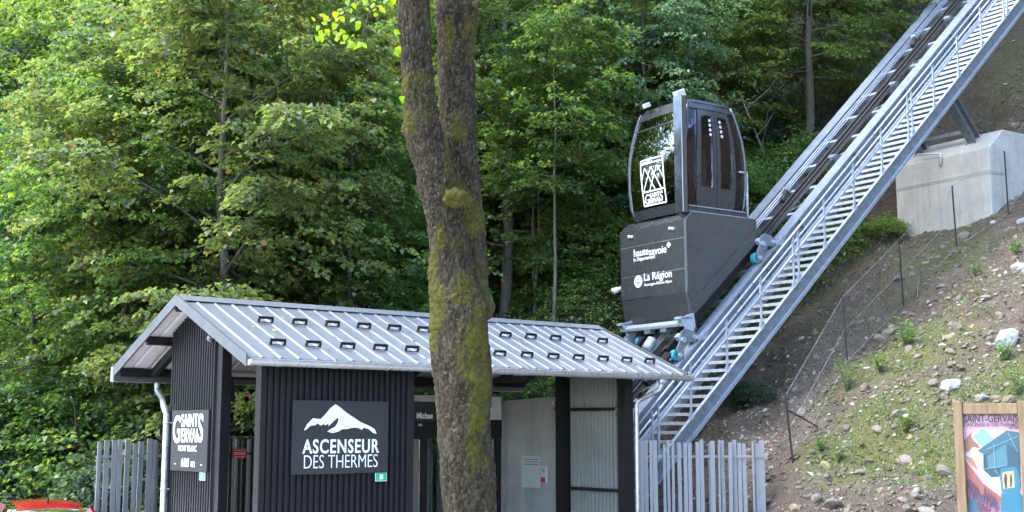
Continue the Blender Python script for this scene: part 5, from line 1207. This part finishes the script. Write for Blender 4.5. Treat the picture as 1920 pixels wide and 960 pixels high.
# bare pale stems at the upper right
for i, (x0, y0, x1, y1, D, lab) in enumerate(((1600, 190, 1556, -60, 44, 'pale bare trunk leaning left at the upper right of the wood'), (1618, 150, 1590, -60, 45, 'pale bare trunk beside the leaning one'), (1640, 140, 1625, -60, 45.5, 'thin pale trunk nearest the track top'), (1470, 318, 1385, 170, 36, 'bare stem slanting up left beside the track'), (1575, 200, 1540, -40, 46, 'slim dark trunk left of the pale bare ones'))):
    a, b = at_depth(x0, y0 + 90, D), at_depth(x1, y1, D); e_ = empty('bare_trunk', tuple(a), 0, lab, 'tree', 'bare stems at the upper right'); a = Vector(a); b = Vector(b)
    mb = MB(); mid = (b - a) * .5 + Vector((.1, .05, 0)); mb.tube([(0, 0, -2.0), (0, 0, 0), mid, b - a], [.08, .075, .06, .035] if D > 40 else [.045, .042, .035, .02], 8); mb.build('trunk', BP, e_, True)
    mb = MB()
    for k in range(6):
        f = .3 + .11 * k; p = (b - a) * f; az = k * 2.4; dd_ = Vector((math.cos(az), math.sin(az) * .6, .7)); mb.tube([p, p + dd_ * .7, p + dd_ * 1.3 + Vector((0, 0, .2))], [.02, .013, .005], 5, False)
    mb.build('twigs', BP, e_, True)
# ground cover on the bank and the forest floor
rg = np.random.default_rng(77); n = 13000
u = rg.uniform(-8, 6, n); w = 2.6 + 10 * rg.uniform(0, 1, n) ** 1.3; wx = T0[0] + u * TA[0] + w * TB[0]; wy = T0[1] + u * TA[1] + w * TB[1]
lx_ = (wx - S0[0]) * SA[0] + (wy - S0[1]) * SA[1]; ly_ = (wx - S0[0]) * SB[0] + (wy - S0[1]) * SB[1]
k = ~((ly_ < 5.6) & (lx_ > -1) & (lx_ < 9.6)) & (wy > 24) & (vnoise(wx * .5, wy * .5, 3.3) > -.55); wx, wy = wx[k], wy[k]; m = len(wx)
az = rg.uniform(0, 6.28, m); O = np.stack([wx, wy, height(wx, wy) + rg.uniform(.05, .55, m) * (1 + .5 * vnoise(wx, wy, 5.0))], -1); D = np.stack([np.cos(az), np.sin(az), rg.uniform(.0, .5, m)], -1)
V, Q = spray_leaves(O, D, rg.uniform(.3, .6, m), 13, rg, .10, .07, .45, .35, .4)
tag(np_mesh('ground_cover', V, Q, M['leaf_cover']), 'bright nettles and low leafy cover on the bank behind the shelter', 'ground cover', None, 'stuff')
# weeds and grass on the rubble slope
gV, gQ = [], []; base_n = 0
for (mx, my, rad, n_) in [(NR.uniform(1480, 1920), NR.uniform(440, 930), NR.uniform(.25, .7), int(NR.uniform(60, 220))) for _ in range(22)] + [(a, b, c, d * 3) for a, b, c, d in ((1650, 790, 1.2, 500), (1700, 640, 1.6, 450), (1690, 400, 1.4, 300), (1500, 470, 1.2, 350), (1590, 430, 1.0, 350), (1880, 140, 2.2, 700), (1900, 720, 1.0, 300), (1780, 480, 1.6, 260), (1640, 620, 1.0, 200), (1560, 740, .8, 150), (1850, 540, 1.2, 250), (1770, 860, .7, 200), (1800, 60, 1.5, 200), (1860, 220, 1.5, 250))]:
    p = px_ground(mx, my)
    if not p: continue
    x = p.x + rg.normal(0, rad * .5, n_); y = p.y + rg.normal(0, rad * .5, n_); az = rg.uniform(0, 6.28, n_)
    P = np.stack([x, y, height(x, y) - .01], -1); D = np.stack([np.cos(az) * .6, np.sin(az) * .6, rg.uniform(.3, 1.2, n_)], -1)
    V, Q = leaves(P, D, np.tile([0, 0, 1.0], (n_, 1)) + rg.normal(0, .4, (n_, 3)), rg.uniform(.03, .12, n_), rg.uniform(.008, .028, n_)); gV.append(V); gQ.append(Q + base_n); base_n += len(V)
tag(np_mesh('grass_tufts', np.concatenate(gV), np.concatenate(gQ), M['leaf_cover']), 'thin grass and moss tufts on the rubble slope', 'grass', None, 'stuff')
def weed_proto(seed, h, n):
    r_ = np.random.default_rng(seed); sm = MB(); P, D = [], []
    for s in range(5):
        a = s * 2.4; top = Vector((math.cos(a) * h * .3, math.sin(a) * h * .3, h * r_.uniform(.6, 1))); sm.tube([(0, 0, -.05), top * .5 + Vector((0, 0, h * .08)), top], [.008, .006, .003], 5, False)
        for q in range(n):
            f = r_.uniform(.15, 1); az_ = r_.uniform(0, 6.28); P.append((top * f)[:]); D.append((math.cos(az_), math.sin(az_), r_.uniform(-.1, .5)))
    P = np.array(P); V, Q = leaves(P, np.array(D), np.tile([0, 0, 1.0], (len(P), 1)) + r_.normal(0, .3, P.shape), r_.uniform(.06, .13, len(P)), r_.uniform(.03, .055, len(P)))
    a = sm.build('stems', M['bark'], None); b = np_mesh('foliage', V, Q, M['leaf_cover']); col.objects.unlink(a); col.objects.unlink(b); return a.data, b.data
WD = [weed_proto(3, .55, 26), weed_proto(4, .8, 30)]
for (x, y, k, sc, lab) in ((1588, 735, 1, .9, 'tall weed growing at the foot of a black fence post'), (1650, 700, 0, .9, 'small weed in the middle of the slope'), (1700, 815, 0, .9, 'weed on the mossy hump'), (1700, 650, 0, 1.2, 'round green weed above the mossy hump'), (1735, 408, 1, 1.2, 'thin tall weed in front of the concrete pier'), (1815, 408, 0, .7, 'small weed at the right foot of the pier'), (1885, 680, 0, 1.0, 'broad leaved weed under the largest white boulder'), (1910, 745, 1, .8, 'green weed right above the poster frame'), (1540, 850, 0, .7, 'small weed low on the slope behind the fence end'), (1575, 870, 0, .6, 'tiny weed on the bare soil'), (1660, 440, 1, .9, 'green weed beside the stair left of the pier'), (1905, 480, 0, .9, 'weed at the right frame edge'), (1830, 520, 0, .8, 'low weed high on the slope')):
    p = px_ground(x, y)
    if p: plant('weed', lab, 'plant', 'weeds on the slope', WD[k], p, rr.uniform(0, 6), sc, ('stems', 'foliage'))
p = px_ground(1412, 755); plant('conifer_seedling', 'dark green bushy seedling under the stair', 'plant', None, SHR[3], p, 1.0, .7, ('stems', 'foliage'), M['leaf_blue'])
p = px_ground(1660, 445); plant('shrub', 'low shrub between the stair and the concrete pier', 'shrub', 'undergrowth shrubs', SHR[3], p, 2.0, .8, ('stems', 'foliage'))
for (x0, y0, x1, y1, lab) in ((1720, 225, 1775, 165, 'fallen bare stick on the slope above the pier'), (1830, 150, 1905, 60, 'long bare branch lying on the upper slope'), (1720, 560, 1726, 500, 'thin dry stick in the middle of the slope')):
    a, b = px_ground(x0, y0), px_ground(x1, y1)
    if a and b:
        mb = MB(); c = (a + b) / 2 + Vector((0, 0, .12)); mb.tube([a + Vector((0, 0, .03)), c, b + Vector((0, 0, .05))], [.02, .017, .008], 6); mb.tube([c, c + Vector((.25, -.1, .25))], [.01, .004], 5); tag(mb.build('stick', BP, None, True), lab, 'stick')

# ------------------------------------------------------------------ wire fence on the slope
wf = empty('wire_fence', (0, 0, 0), 0, 'wire mesh fence on black posts climbing the rubble slope', 'fence')
tops = [(1472, 740, 1487, 868), (1579, 555, 1589, 680), (1685, 447, 1694, 572), (1785, 348, 1794, 465), (1883, 283, 1891, 402), (1935, 205, 1942, 310)]
PT = []
for (x0, y0, x1, y1) in tops:
    g_ = px_ground(x1, y1); 
    D_ = (np.array(g_) - CAM); dep = D_[1] / ray(x1, y1)[1]; t_ = Vector(at_depth(x0, y0, dep)); PT.append((g_, t_))
    mb = MB(); mb.tube([g_ - Vector((0, 0, .25)), g_, t_], .022, 6); mb.build('post', M['dark_rubber'], wf)
a, b = PT[0]; mb = MB(); br_ = px_ground(1533, 800); mb.tube([a.lerp(b, .78), br_], .016, 6); mb.build('brace', M['dark_rubber'], wf)
mb = MB(); PTX = [(px_ground(1400, 930), None)]; 
lw0 = px_ground(1400, 905); PTL = [(lw0, lw0 + Vector((0, 0, 1.3)))] + PT
M['wire'] = plain('fence_wire', (.35, .35, .34), .5, .4)
for (g0_, t0__), (g1_, t1__) in zip(PT, PT[1:]):
    for f in (.02, .5, .98): mb.tube([g0_.lerp(t0__, f), g1_.lerp(t1__, f)], .0045, 4, False)
    n_ = 26
    for i in range(n_ + 14):
        for s_ in (1, -1):
            u0_ = (i - (0 if s_ < 0 else 14)) / n_; u1_ = u0_ + s_ * 14 / n_; va, vb = 0.02, .98
            if max(u0_, u1_) < 0 or min(u0_, u1_) > 1: continue
            # clip to the span
            def cl(u, v, uo, vo_):
                if u < 0: return 0, vo_ + (v - vo_) * (0 - uo) / (u - uo)
                if u > 1: return 1, vo_ + (v - vo_) * (1 - uo) / (u - uo)
                return u, v
            A_ = cl(u0_, va, u1_, vb); B_ = cl(u1_, vb, u0_, va)
            P0_ = g0_.lerp(g1_, A_[0]).lerp(t0__.lerp(t1__, A_[0]), A_[1]); P1_ = g0_.lerp(g1_, B_[0]).lerp(t0__.lerp(t1__, B_[0]), B_[1]); mb.tube([P0_, P1_], .0009, 3, False)
o = mb.build('wire_mesh', M['wire'], wf); o["kind"] = "stuff"

# ------------------------------------------------------------------ poster in a timber frame
fr0 = at_depth(1800, 768, 11.0); pd, pn_ = azdirs(118)         # board runs to the right and a little nearer
po = empty('poster_stand', (fr0[0], fr0[1], 0), math.atan2(pd[1], pd[0]), 'timber framed stand holding the pink lift poster at the right edge', 'poster stand')
def pp_(x, y, off=0.0):
    P = onplane(x, y, fr0 + np.array([pd[1], -pd[0], 0]) * off, np.array([pd[1], -pd[0], 0])); d = P - fr0; return Vector((float(np.dot(d, pd)), -off, P[2]))
fwd = np.array([pd[1], -pd[0], 0]); sgn = 1 if np.dot(fwd, CAM - fr0) > 0 else -1
wL, wT = pp_(1790, 800), pp_(1805, 757); wIn = pp_(1807, 800).x; wR = pp_(1911, 800).x; zT = pp_(1800, 757).z; zT2 = pp_(1806, 777).z
def pbox(mbx, x0, x1, z0, z1, d0, d1): mbx.box2((x0, -sgn * d0, z0), (x1, -sgn * d1, z1)); return mbx
pbox(MB(), wL.x, wIn, 0.0, zT + .02, -.05, .05).build('post', M['timber'], po, bevel=.006)
pbox(MB(), wR, wR + .09, 0.0, zT + .02, -.05, .05).build('post', M['timber'], po, bevel=.006)
pbox(MB(), wIn + .001, wR - .001, zT2, zT, -.03, .04).build('top_rail', M['timber'], po, bevel=.006)
pbox(MB(), wIn + .001, wR - .001, .55, .64, -.03, .04).build('bottom_rail', M['timber'], po, bevel=.006)
pink = plain('poster_pink', (.36, .22, .29), .45, 0, .04)
ps = empty('poster', (fr0[0], fr0[1], 0), po.rotation_euler[2], 'pink illustrated poster of the lift cabin, station and mountains', 'poster')
pbox(MB(), wIn + .0005, wR - .0005, .64, zT2, -.02, .0).build('sheet', pink, ps)
z0p, z1p = .645, zT2; PWD = wR - wIn
def zp(y, x=1800): return (740 + y / 4.364, 1780 + x / 4.364)
layer = [0]
def ppoly(name, pts, c):
    layer[0] += 1; d0 = .0003 * layer[0]
    key_ = f'poster_{name}_{c[0]}'; m_ = bpy.data.materials.get(key_) or plain(key_, tuple(k * .42 for k in c), .45, 0, .04)
    P = []
    for x, y in pts:
        q = pp_(1780 + x / 4.364, 740 + y / 4.364); P.append(Vector((min(max(q.x, wIn + .001), wR - .001), -sgn * d0, max(q.z, .645))))
    return flat_poly(name, P, m_, ps, (0, -sgn * .0002, 0))
ppoly('snow_peak', [(120, 420), (190, 320), (240, 285), (270, 278), (290, 285), (330, 320), (400, 400), (430, 470), (420, 820), (300, 700), (200, 560)], (.72, .80, .86))
ppoly('blue_peak', [(235, 310), (250, 280), (270, 278), (300, 292), (380, 375), (330, 430), (270, 430), (190, 345)], (.30, .58, .70))
ppoly('red_ridge', [(120, 370), (160, 330), (185, 305), (180, 345), (205, 380), (235, 405), (255, 440), (200, 430), (150, 470), (120, 470)], (.42, .18, .12))
ppoly('pale_slope', [(120, 500), (190, 430), (240, 460), (330, 620), (420, 790), (420, 830), (300, 720), (190, 600)], (.74, .66, .78))
ppoly('orange_slope', [(125, 500), (190, 520), (245, 625), (180, 580)], (.62, .27, .16))
ppoly('rose_slope', [(125, 520), (190, 590), (300, 720), (430, 830), (430, 900), (300, 840), (150, 640)], (.72, .46, .60))
ppoly('brick_slope', [(125, 540), (180, 600), (280, 730), (425, 840), (425, 960), (150, 960)], (.45, .15, .12))
ppoly('dark_wood', [(140, 690), (165, 690), (190, 720), (230, 760), (250, 820), (330, 830), (360, 890), (330, 930), (345, 960), (145, 960)], (.17, .055, .11))
ppoly('blue_wood', [(150, 900), (180, 860), (220, 850), (230, 900), (250, 960), (150, 960)], (.04, .16, .25))
ppoly('rose_wood', [(340, 920), (400, 890), (425, 885), (425, 960), (340, 960)], (.45, .22, .33))
ppoly('station', [(235, 455), (470, 300), (580, 310), (585, 790), (545, 600), (425, 600), (415, 670), (345, 675), (280, 615), (278, 480)], (.025, .11, .17))
ppoly('station_roof', [(235, 455), (470, 292), (580, 308), (580, 470), (480, 405), (300, 490), (255, 475)], (.05, .17, .24))
ppoly('station_glass', [(310, 500), (465, 405), (478, 575), (380, 600), (318, 600)], (.08, .27, .35))
ppoly('cabin_body', [(420, 600), (540, 590), (560, 620), (580, 700), (575, 795), (530, 800), (430, 800), (418, 700)], (.02, .26, .36))
ppoly('cabin_window', [(430, 640), (470, 628), (530, 622), (536, 758), (490, 765), (440, 770)], (.72, .50, .30))
ppoly('cabin_figure', [(455, 650), (465, 645), (475, 680), (470, 765), (458, 765), (448, 690)], (.06, .05, .05))
ppoly('cabin_figure', [(500, 655), (508, 650), (515, 700), (510, 755), (500, 755), (496, 690)], (.06, .05, .05))
ppoly('wedge', [(425, 805), (575, 795), (600, 830), (600, 960), (430, 960)], (.02, .24, .36))
for k in range(22):
    bx_ = 150 + (k * 47) % 255; by_ = 760 + (bx_ - 150) * .55 + (k * 31) % 90; hh_ = 55 + (k * 13) % 40
    if by_ < 960: ppoly('print_tree', [(bx_ - 15, by_), (bx_, by_ - hh_), (bx_ + 15, by_)], ((.16, .05, .11), (.05, .12, .20), (.30, .12, .20))[k % 3])
for (xa, ya, xb, yb) in ((278, 480, 282, 612), (365, 400, 375, 600), (282, 608, 470, 580), (480, 310, 560, 470), (300, 450, 560, 340), (372, 610, 420, 680)):
    dx, dy = xb - xa, yb - ya; ln_ = math.hypot(dx, dy); ox, oy = -dy / ln_ * 3, dx / ln_ * 3
    ppoly('print_line', [(xa + ox, ya + oy), (xb + ox, yb + oy), (xb - ox, yb - oy), (xa - ox, ya - oy)], (.22, .45, .52))
brown = plain('poster_brown', (.045, .018, .026), .5)
ROTP = (R(90), 0, 0 if sgn > 0 else R(180))
for s_, (x, y), size, bd, sx in (('SAINT-GERVAIS', (118, 226), .098, .002, .70), ("L'ASCENSEUR DES THERMES", (122, 260), .040, .0005, .86), ('AOÛT 2024', (488, 280), .030, .0005, .62)):
    q = pp_(1780 + x / 4.364, 740 + y / 4.364); tx_ = text('lettering', s_, size, brown, ps, (q.x, -sgn * .014, q.z), ROTP, bd, sx, .0005)
    wd = max(v.co.x for v in tx_.data.vertices); lim = (wR - .004 - q.x) / wd; tx_.scale[0] = min(lim, sx * 1.4)

# ------------------------------------------------------------------ red car
cx, cy = at_px(88, 21.6); cz = ground(cx, cy)
def loft(name, secs, mat, parent, smooth=True):
    n = len(secs[0]); mb = MB(); mb.add([p for s in secs for p in s], [(i*n+k, i*n+(k+1) % n, (i+1)*n+(k+1) % n, (i+1)*n+k) for i in range(len(secs)-1) for k in range(n)] + [tuple(reversed(range(n))), tuple((len(secs)-1)*n + k for k in range(n))]); return mb.build(name, mat, parent, smooth, auto=.7)
rc = empty('parked_car', (cx, cy, cz), R(30) , 'red hatchback whose roof shows at the lower left', 'car')
M['car_red'] = plain('car_red', (.30, .002, .007), .3, 0, .06, 2, coat=.8)
def csec(y, zb, zt, hw, top=.9): return [(-hw, y, zb), (hw, y, zb), (hw * 1.02, y, (zb + zt) / 2), (hw * top, y, zt), (0, y, zt + .02), (-hw * top, y, zt), (-hw * 1.02, y, (zb + zt) / 2)]
ys = [(-1.95, .35, .80, .74), (-1.80, .22, .93, .82), (-1.2, .2, .97, .86), (0, .2, .95, .87), (.9, .2, .92, .86), (1.5, .22, .82, .82), (1.95, .35, .65, .70)]
body = loft('body', [csec(*q) for q in ys], M['car_red'], rc)
gh = [(-1.72, .93, .74), (-1.42, 1.32, .60), (-1.25, 1.385, .585), (-.6, 1.43, .585), (.2, 1.40, .58), (.5, 1.30, .58), (1.15, .90, .72)]
def gsec(y, z, hw): zb = .90; return [(-.80, y, zb), (.80, y, zb), (hw, y, max(zb + .005, z - .025)), (hw * .8, y, max(zb + .008, z)), (0, y, max(zb + .01, z + .02)), (-hw * .8, y, max(zb + .008, z)), (-hw, y, max(zb + .005, z - .025))]
loft('glasshouse', [gsec(*q) for q in gh], M['car_glass'], rc)
def rsec(y, z, hw): return [(-hw - .012, y, z - .09), (-hw * .7, y, z - .01), (hw * .7, y, z - .01), (hw + .012, y, z - .09), (hw + .015, y, z - .055), (hw * .82, y, z + .0), (hw * .4, y, z + .022), (0, y, z + .028), (-hw * .4, y, z + .022), (-hw * .82, y, z + .0), (-hw - .015, y, z - .055)]
rf = loft('roof', [rsec(-1.40, 1.335, .60), rsec(-1.25, 1.385, .585), rsec(-.6, 1.43, .585), rsec(.2, 1.40, .58), rsec(.42, 1.34, .58)], M['car_red'], rc)
mb = MB(); mb.tube([(0, -1.1, 1.43), (0, -1.22, 1.53)], [.02, .008], 8); mb.build('antenna', M['dark_rubber'], rf)
for s in (-1, 1):
    mb = MB(); mb.bar((s * .80, -1.70, .92), (s * .61, -1.42, 1.32), .06, .10); mb.bar((s * .80, -.35, .92), (s * .60, -.35, 1.40), .03, .09); mb.bar((s * .80, 1.10, .92), (s * .60, .42, 1.33), .06, .06); mb.build('pillar', M['car_red'], body)
    for y in (-1.25, 1.25):
        mb = MB(); mb.tube([(s * .66, y, .30), (s * .86, y, .30)], .30, 20); w = mb.build('wheel', M['dark_rubber'], rc, True, auto=.6); mb = MB(); mb.tube([(s * .8, y, .30), (s * .865, y, .30)], .19, 16); mb.build('rim', M['galv'], w, True, auto=.6)
    mb = MB(); mb.box((s * .66, -1.86, .78), (.16, .12, .22)); mb.build('tail_light', M['red_sign'], rc, bevel=.02)
    mb = MB(); mb.box((s * .60, 1.80, .62), (.22, .14, .14)); mb.build('headlight', M['clear_glass'], rc, bevel=.02)
    mb = MB(); mb.box((s * .95, .55, .98), (.16, .10, .12)); mb.build('mirror', M['car_red'], rc, bevel=.02)
mb = MB(); mb.box((0, -1.99, .62), (.52, .02, .11)); mb.build('number_plate', M['white'], rc)

# ------------------------------------------------------------------ foreground tree
TD = 8.0
tree = empty('lime_tree', tuple(at_depth(872, 1120, TD)), 0, 'mossy twin stemmed tree trunk standing in front of the shelter', 'tree')
to = Vector(tree.location)
def cells(u, v, w, seed):
    # distance to the border between bark plates (F2 - F1)
    i, j, k = np.floor(u).astype(np.int64), np.floor(v).astype(np.int64), np.floor(w).astype(np.int64); f1 = np.full(u.shape, 9.0); f2 = np.full(u.shape, 9.0)
    for a in (-1, 0, 1):
        for b in (-1, 0, 1):
            for c in (-1, 0, 1):
                x, y, z = i + a, j + b, k + c
                d = np.sqrt((x + _h(x + seed, y, z) - u) ** 2 + (y + _h(x, y + 31 + seed, z) - v) ** 2 + (z + _h(x, y, z + 57 + seed) - w) ** 2)
                f2 = np.minimum(f2, np.maximum(f1, d)); f1 = np.minimum(f1, d)
    return f2 - f1
def stem(name, pts, na, nl, seed, patches):
    """pts: photo column, row, width in photo pixels and depth offset"""
    pts = sorted(pts, key=lambda q: -q[1]); c = np.array([np.array(at_depth(x, y, TD + dz)) for x, y, w, dz in pts]); rad = np.array([w * .455 / F_PX * TD for x, y, w, dz in pts])
    tt = np.linspace(0, 1, len(pts)); t = np.linspace(0, 1, nl)
    # smooth interpolation
    def cr(a):
        out = np.interp(t, tt, a); kz = np.ones(9) / 9; pad = np.pad(out, 4, 'edge'); return np.convolve(pad, kz, 'valid')
    C = np.stack([cr(c[:, i]) for i in range(3)], -1); Rr = cr(rad)
    th = np.linspace(0, 2 * math.pi, na, endpoint=False); ct, st = np.cos(th), np.sin(th)
    Xp = C[:, None, 0] + Rr[:, None] * ct[None]; Yp = C[:, None, 1] + Rr[:, None] * st[None]; Zp = np.repeat(C[:, 2:3], na, 1)
    lum = .15 * fbm(Xp * 5, Yp * 5, Zp * 3.2 + seed, 3)
    wx_ = .35 * fbm(Xp * 12, Yp * 12, Zp * 9, 2); ridge = np.clip(cells(Xp * 46 + wx_, Yp * 46, Zp * 19 + wx_, int(seed)) / .45, 0, 1); ridge = .75 * ridge + .25 * np.clip(.5 + fbm(Xp * 22, Yp * 22, Zp * 9, 3), 0, 1); plates = np.clip(fbm(Xp * 60, Yp * 60, Zp * 26, 2), -1, 1)
    mo = np.zeros_like(Xp)
    yy_px = np.interp(Zp, np.sort(c[:, 2]), np.array([q[1] for q in pts])[np.argsort(c[:, 2])])
    xx_px = 960 + F_PX * Xp / ((Yp) * math.cos(PITCH) + (Zp - EYE) * math.sin(PITCH))
    for (mx, my, rx_, ry_, amp) in patches: mo = np.maximum(mo, amp * np.exp(-((xx_px - mx) / rx_) ** 2 - ((yy_px - my) / ry_) ** 2))
    mo = np.clip(mo + .40 * fbm(Xp * 9, Yp * 9, Zp * 5, 4) - .08, 0, 1)
    dr = Rr[:, None] * lum + .010 * (ridge - .6) * (1 - .55 * mo) + .006 * plates + mo * (.010 + .010 * fbm(Xp * 45, Yp * 45, Zp * 45, 2))
    Xp = Xp + dr * ct[None]; Yp = Yp + dr * st[None]; Zp = Zp + .004 * plates
    V = np.stack([Xp, Yp, Zp], -1).reshape(-1, 3) - np.array(to)[None]; I = np.arange(nl * na).reshape(nl, na); J = np.roll(I, -1, 1)
    Q = np.stack([I[:-1], J[:-1], J[1:], I[1:]], -1).reshape(-1, 4)
    o = np_mesh(name, V, Q, M['mossy_bark'], tree, True)
    for nm, arr in (("moss", mo), ("ridge", ridge)):
        a = o.data.attributes.new(nm, 'FLOAT', 'POINT'); a.data.foreach_set("value", arr.astype(np.float32).ravel())
    return o
def mossy_bark():
    t = NT('mossy_bark'); v = t.coord("Object"); am = t.new("ShaderNodeAttribute", attribute_name="moss"); ar = t.new("ShaderNodeAttribute", attribute_name="ridge")
    n1 = t.noise(t.coord("Object", (1, 1, .45)), 30, 6, .75, .3); n2 = t.noise(v, 6, 5, .65); n3 = t.noise(v, 75, 4, .7)
    c = t.ramp(n1, [(.3, (.012, .010, .006)), (.5, (.038, .031, .018)), (.68, (.076, .063, .039))])
    c = t.mix(t.maprange(ar.outputs["Fac"], .12, .55, .85, 0), c, (.010, .008, .006))
    n4 = t.noise(v, 42, 5, .75)
    c = t.mix(t.maprange(n4, .57, .66, 0, .8), c, (.135, .125, .10))
    mc = t.mix(t.maprange(n2, .38, .62), (.034, .024, .006), (.060, .058, .009)); mc = t.mix(t.maprange(n3, .45, .7), mc, (.092, .098, .014))
    c = t.mix(t.maprange(am.outputs["Fac"], .22, .55, 0, .92), c, mc); c = t.mix(t.maprange(ar.outputs["Fac"], .08, .35, .5, 0), c, (.012, .009, .006))
    t.pbr(c, .95, 0, t.bump(t.math('ADD', n1, n3), .7, .012), .2); return t.m
M['mossy_bark'] = mossy_bark()
stem('trunk', [(876, 1120, 124, 0), (882, 960, 108, 0), (876, 870, 114, 0), (869, 780, 116, 0), (866, 700, 116, 0), (864, 630, 122, 0), (860, 570, 120, 0), (846, 510, 96, 0), (838, 450, 82, -.02), (831, 405, 78, -.03), (822, 372, 80, -.04), (811, 320, 78, -.05), (797, 260, 74, -.05), (789, 220, 72, -.05), (783, 150, 66, -.07), (778, 90, 66, -.08), (775, 0, 66, -.08), (773, -120, 65, -.06)], 150, 620, 1.0,
     [(812, 560, 26, 130, .85), (895, 730, 26, 130, .9), (885, 850, 22, 60, .8), (850, 300, 22, 90, .85), (855, 372, 26, 22, 1.2), (790, 160, 40, 60, .55), (870, 540, 30, 50, .8), (760, 240, 16, 50, .7), (800, 680, 20, 160, .6)])
stem('trunk_fork', [(893, 640, 50, .02), (888, 560, 62, .04), (884, 500, 62, .12), (879, 430, 62, .18), (872, 350, 64, .24), (864, 270, 68, .22), (856, 180, 73, .22), (854, 90, 75, .22), (855, 30, 79, .22), (858, -120, 82, .22)], 120, 460, 6.0,
     [(842, 100, 14, 120, .7), (898, 540, 18, 80, .9), (880, 420, 30, 70, .75), (858, 260, 20, 60, .5), (880, 60, 20, 80, .5)])
for (x, y, w, h_, dz, nm) in ((854, 371, 24, 17, -.16, 'mossy_knob'), (762, 243, 9, 14, -.05, 'burl'), (893, 8, 8, 8, .08, 'branch_stub'), (913, 575, 14, 24, -.02, 'burl')):
    c = Vector(at_depth(x, y, TD + dz)); bm = bmesh.new(); bmesh.ops.create_icosphere(bm, subdivisions=4, radius=1.0)
    for v in bm.verts:
        q = v.co.copy(); v.co *= 1 + .25 * mnoise.fractal(q * 1.8 + Vector((x, y, 0)), 1, 2, 3) + .10 * mnoise.noise(q * 7); v.co = Vector((v.co.x * w, v.co.y * w * .9, v.co.z * h_)) * (TD / F_PX) + c - to
    me = bpy.data.meshes.new(nm); bm.to_mesh(me); bm.free(); me.materials.append(M['mossy_bark'])
    for nm2, val in (("moss", 1.0 if nm == 'mossy_knob' else .35), ("ridge", .7)):
        a = me.attributes.new(nm2, 'FLOAT', 'POINT'); a.data.foreach_set("value", np.full(len(me.vertices), val, dtype=np.float32))
    me.polygons.foreach_set("use_smooth", [True] * len(me.polygons)); link(bpy.data.objects.new(nm, me), tree)
# branch with backlit lime leaves at the top
brn = MB(); pth = [at_depth(770, -110, 8.2), at_depth(720, -45, 8.4), at_depth(660, 10, 8.5), at_depth(610, 40, 8.6)]
brn.tube([Vector(p) - to for p in pth], [.02, .012, .007, .003], 6)
brn.tube([Vector(at_depth(700, -30, 8.45)) - to, Vector(at_depth(690, 30, 8.5)) - to, Vector(at_depth(675, 85, 8.5)) - to], [.006, .004, .002], 5); brn.tube([Vector(at_depth(660, 10, 8.5)) - to, Vector(at_depth(630, 55, 8.5)) - to, Vector(at_depth(600, 70, 8.5)) - to], [.005, .004, .002], 5)
branch = brn.build('leafy_branch', M['bark'], tree, True)
lf = MB(); hp = [(0, 0), (.18, -.10), (.40, -.06), (.52, .18), (.46, .48), (.28, .78), (0, 1.12), (-.28, .78), (-.46, .48), (-.52, .18), (-.40, -.06), (-.18, -.10)]
lf.add([(x, y, abs(x) * .18 - y * y * .12) for x, y in hp] + [(0, .45, -.02)], [(i, (i + 1) % 12, 12) for i in range(12)]); leaf0 = None
LP = [(588, 37), (596, 52), (604, 30), (608, 45), (600, 62), (596, 72), (604, 74), (614, 60), (612, 34), (630, 28), (638, 20), (632, 38), (640, 36), (629, 49), (628, 62), (636, 66), (643, 60), (632, 74), (642, 82), (653, 78), (660, 82), (668, 88), (676, 84), (682, 86), (650, 5), (664, 10), (672, 4), (684, 4), (690, 20), (698, 12), (706, 28), (712, 14), (722, 4), (730, 8), (655, 20), (662, 38), (670, 44), (672, 50), (738, 2), (648, 70), (618, 40), (686, 8), (702, 20), (658, 88), (606, 66), (640, 26), (700, 2), (716, 20), (755, 186), (745, 93), (742, 100), (748, 62), (744, 60)]
for i, (x, y) in enumerate(LP):
    c = Vector(at_depth(x, y, 8.5 + rr.uniform(-.08, .08) if x < 741 else 7.88)) - to
    if leaf0 is None: leaf0 = lf.build('leaf', M['lime_sprig'], branch); L_o = leaf0
    else: L_o = copy_of(leaf0, branch)
    s = rr.uniform(.034, .046); L_o.location = c + Vector((0, 0, s * .4)); L_o.scale = (s, s, s); L_o.rotation_euler = (R(rr.uniform(225, 300)), rr.uniform(-.5, .5), rr.uniform(-.8, .8))
# fallen leaves on the roof
for i in range(44):
    a, v = rr.uniform(.2, RL - .3), rr.uniform(.15, RSL - .1); p = roof_pt(a, v, .02); w = S0 + p.x * SA + p.y * SB
    o = bpy.data.objects.new('fallen_leaf', leaf0.data); link(o); o.location = (w[0], w[1], p.z + .004); s = rr.uniform(.04, .06); o.scale = (s, s, s * .4); o.rotation_euler = (RA * .6, 0, rr.uniform(0, 6.3))
    o.material_slots[0].link = 'OBJECT'; o.material_slots[0].material = M['leaf_brown'] if i % 4 else M['lime_sprig']
    tag(o, 'dry fallen leaf lying on the ribbed metal roof', 'leaf', 'fallen leaves on the roof')
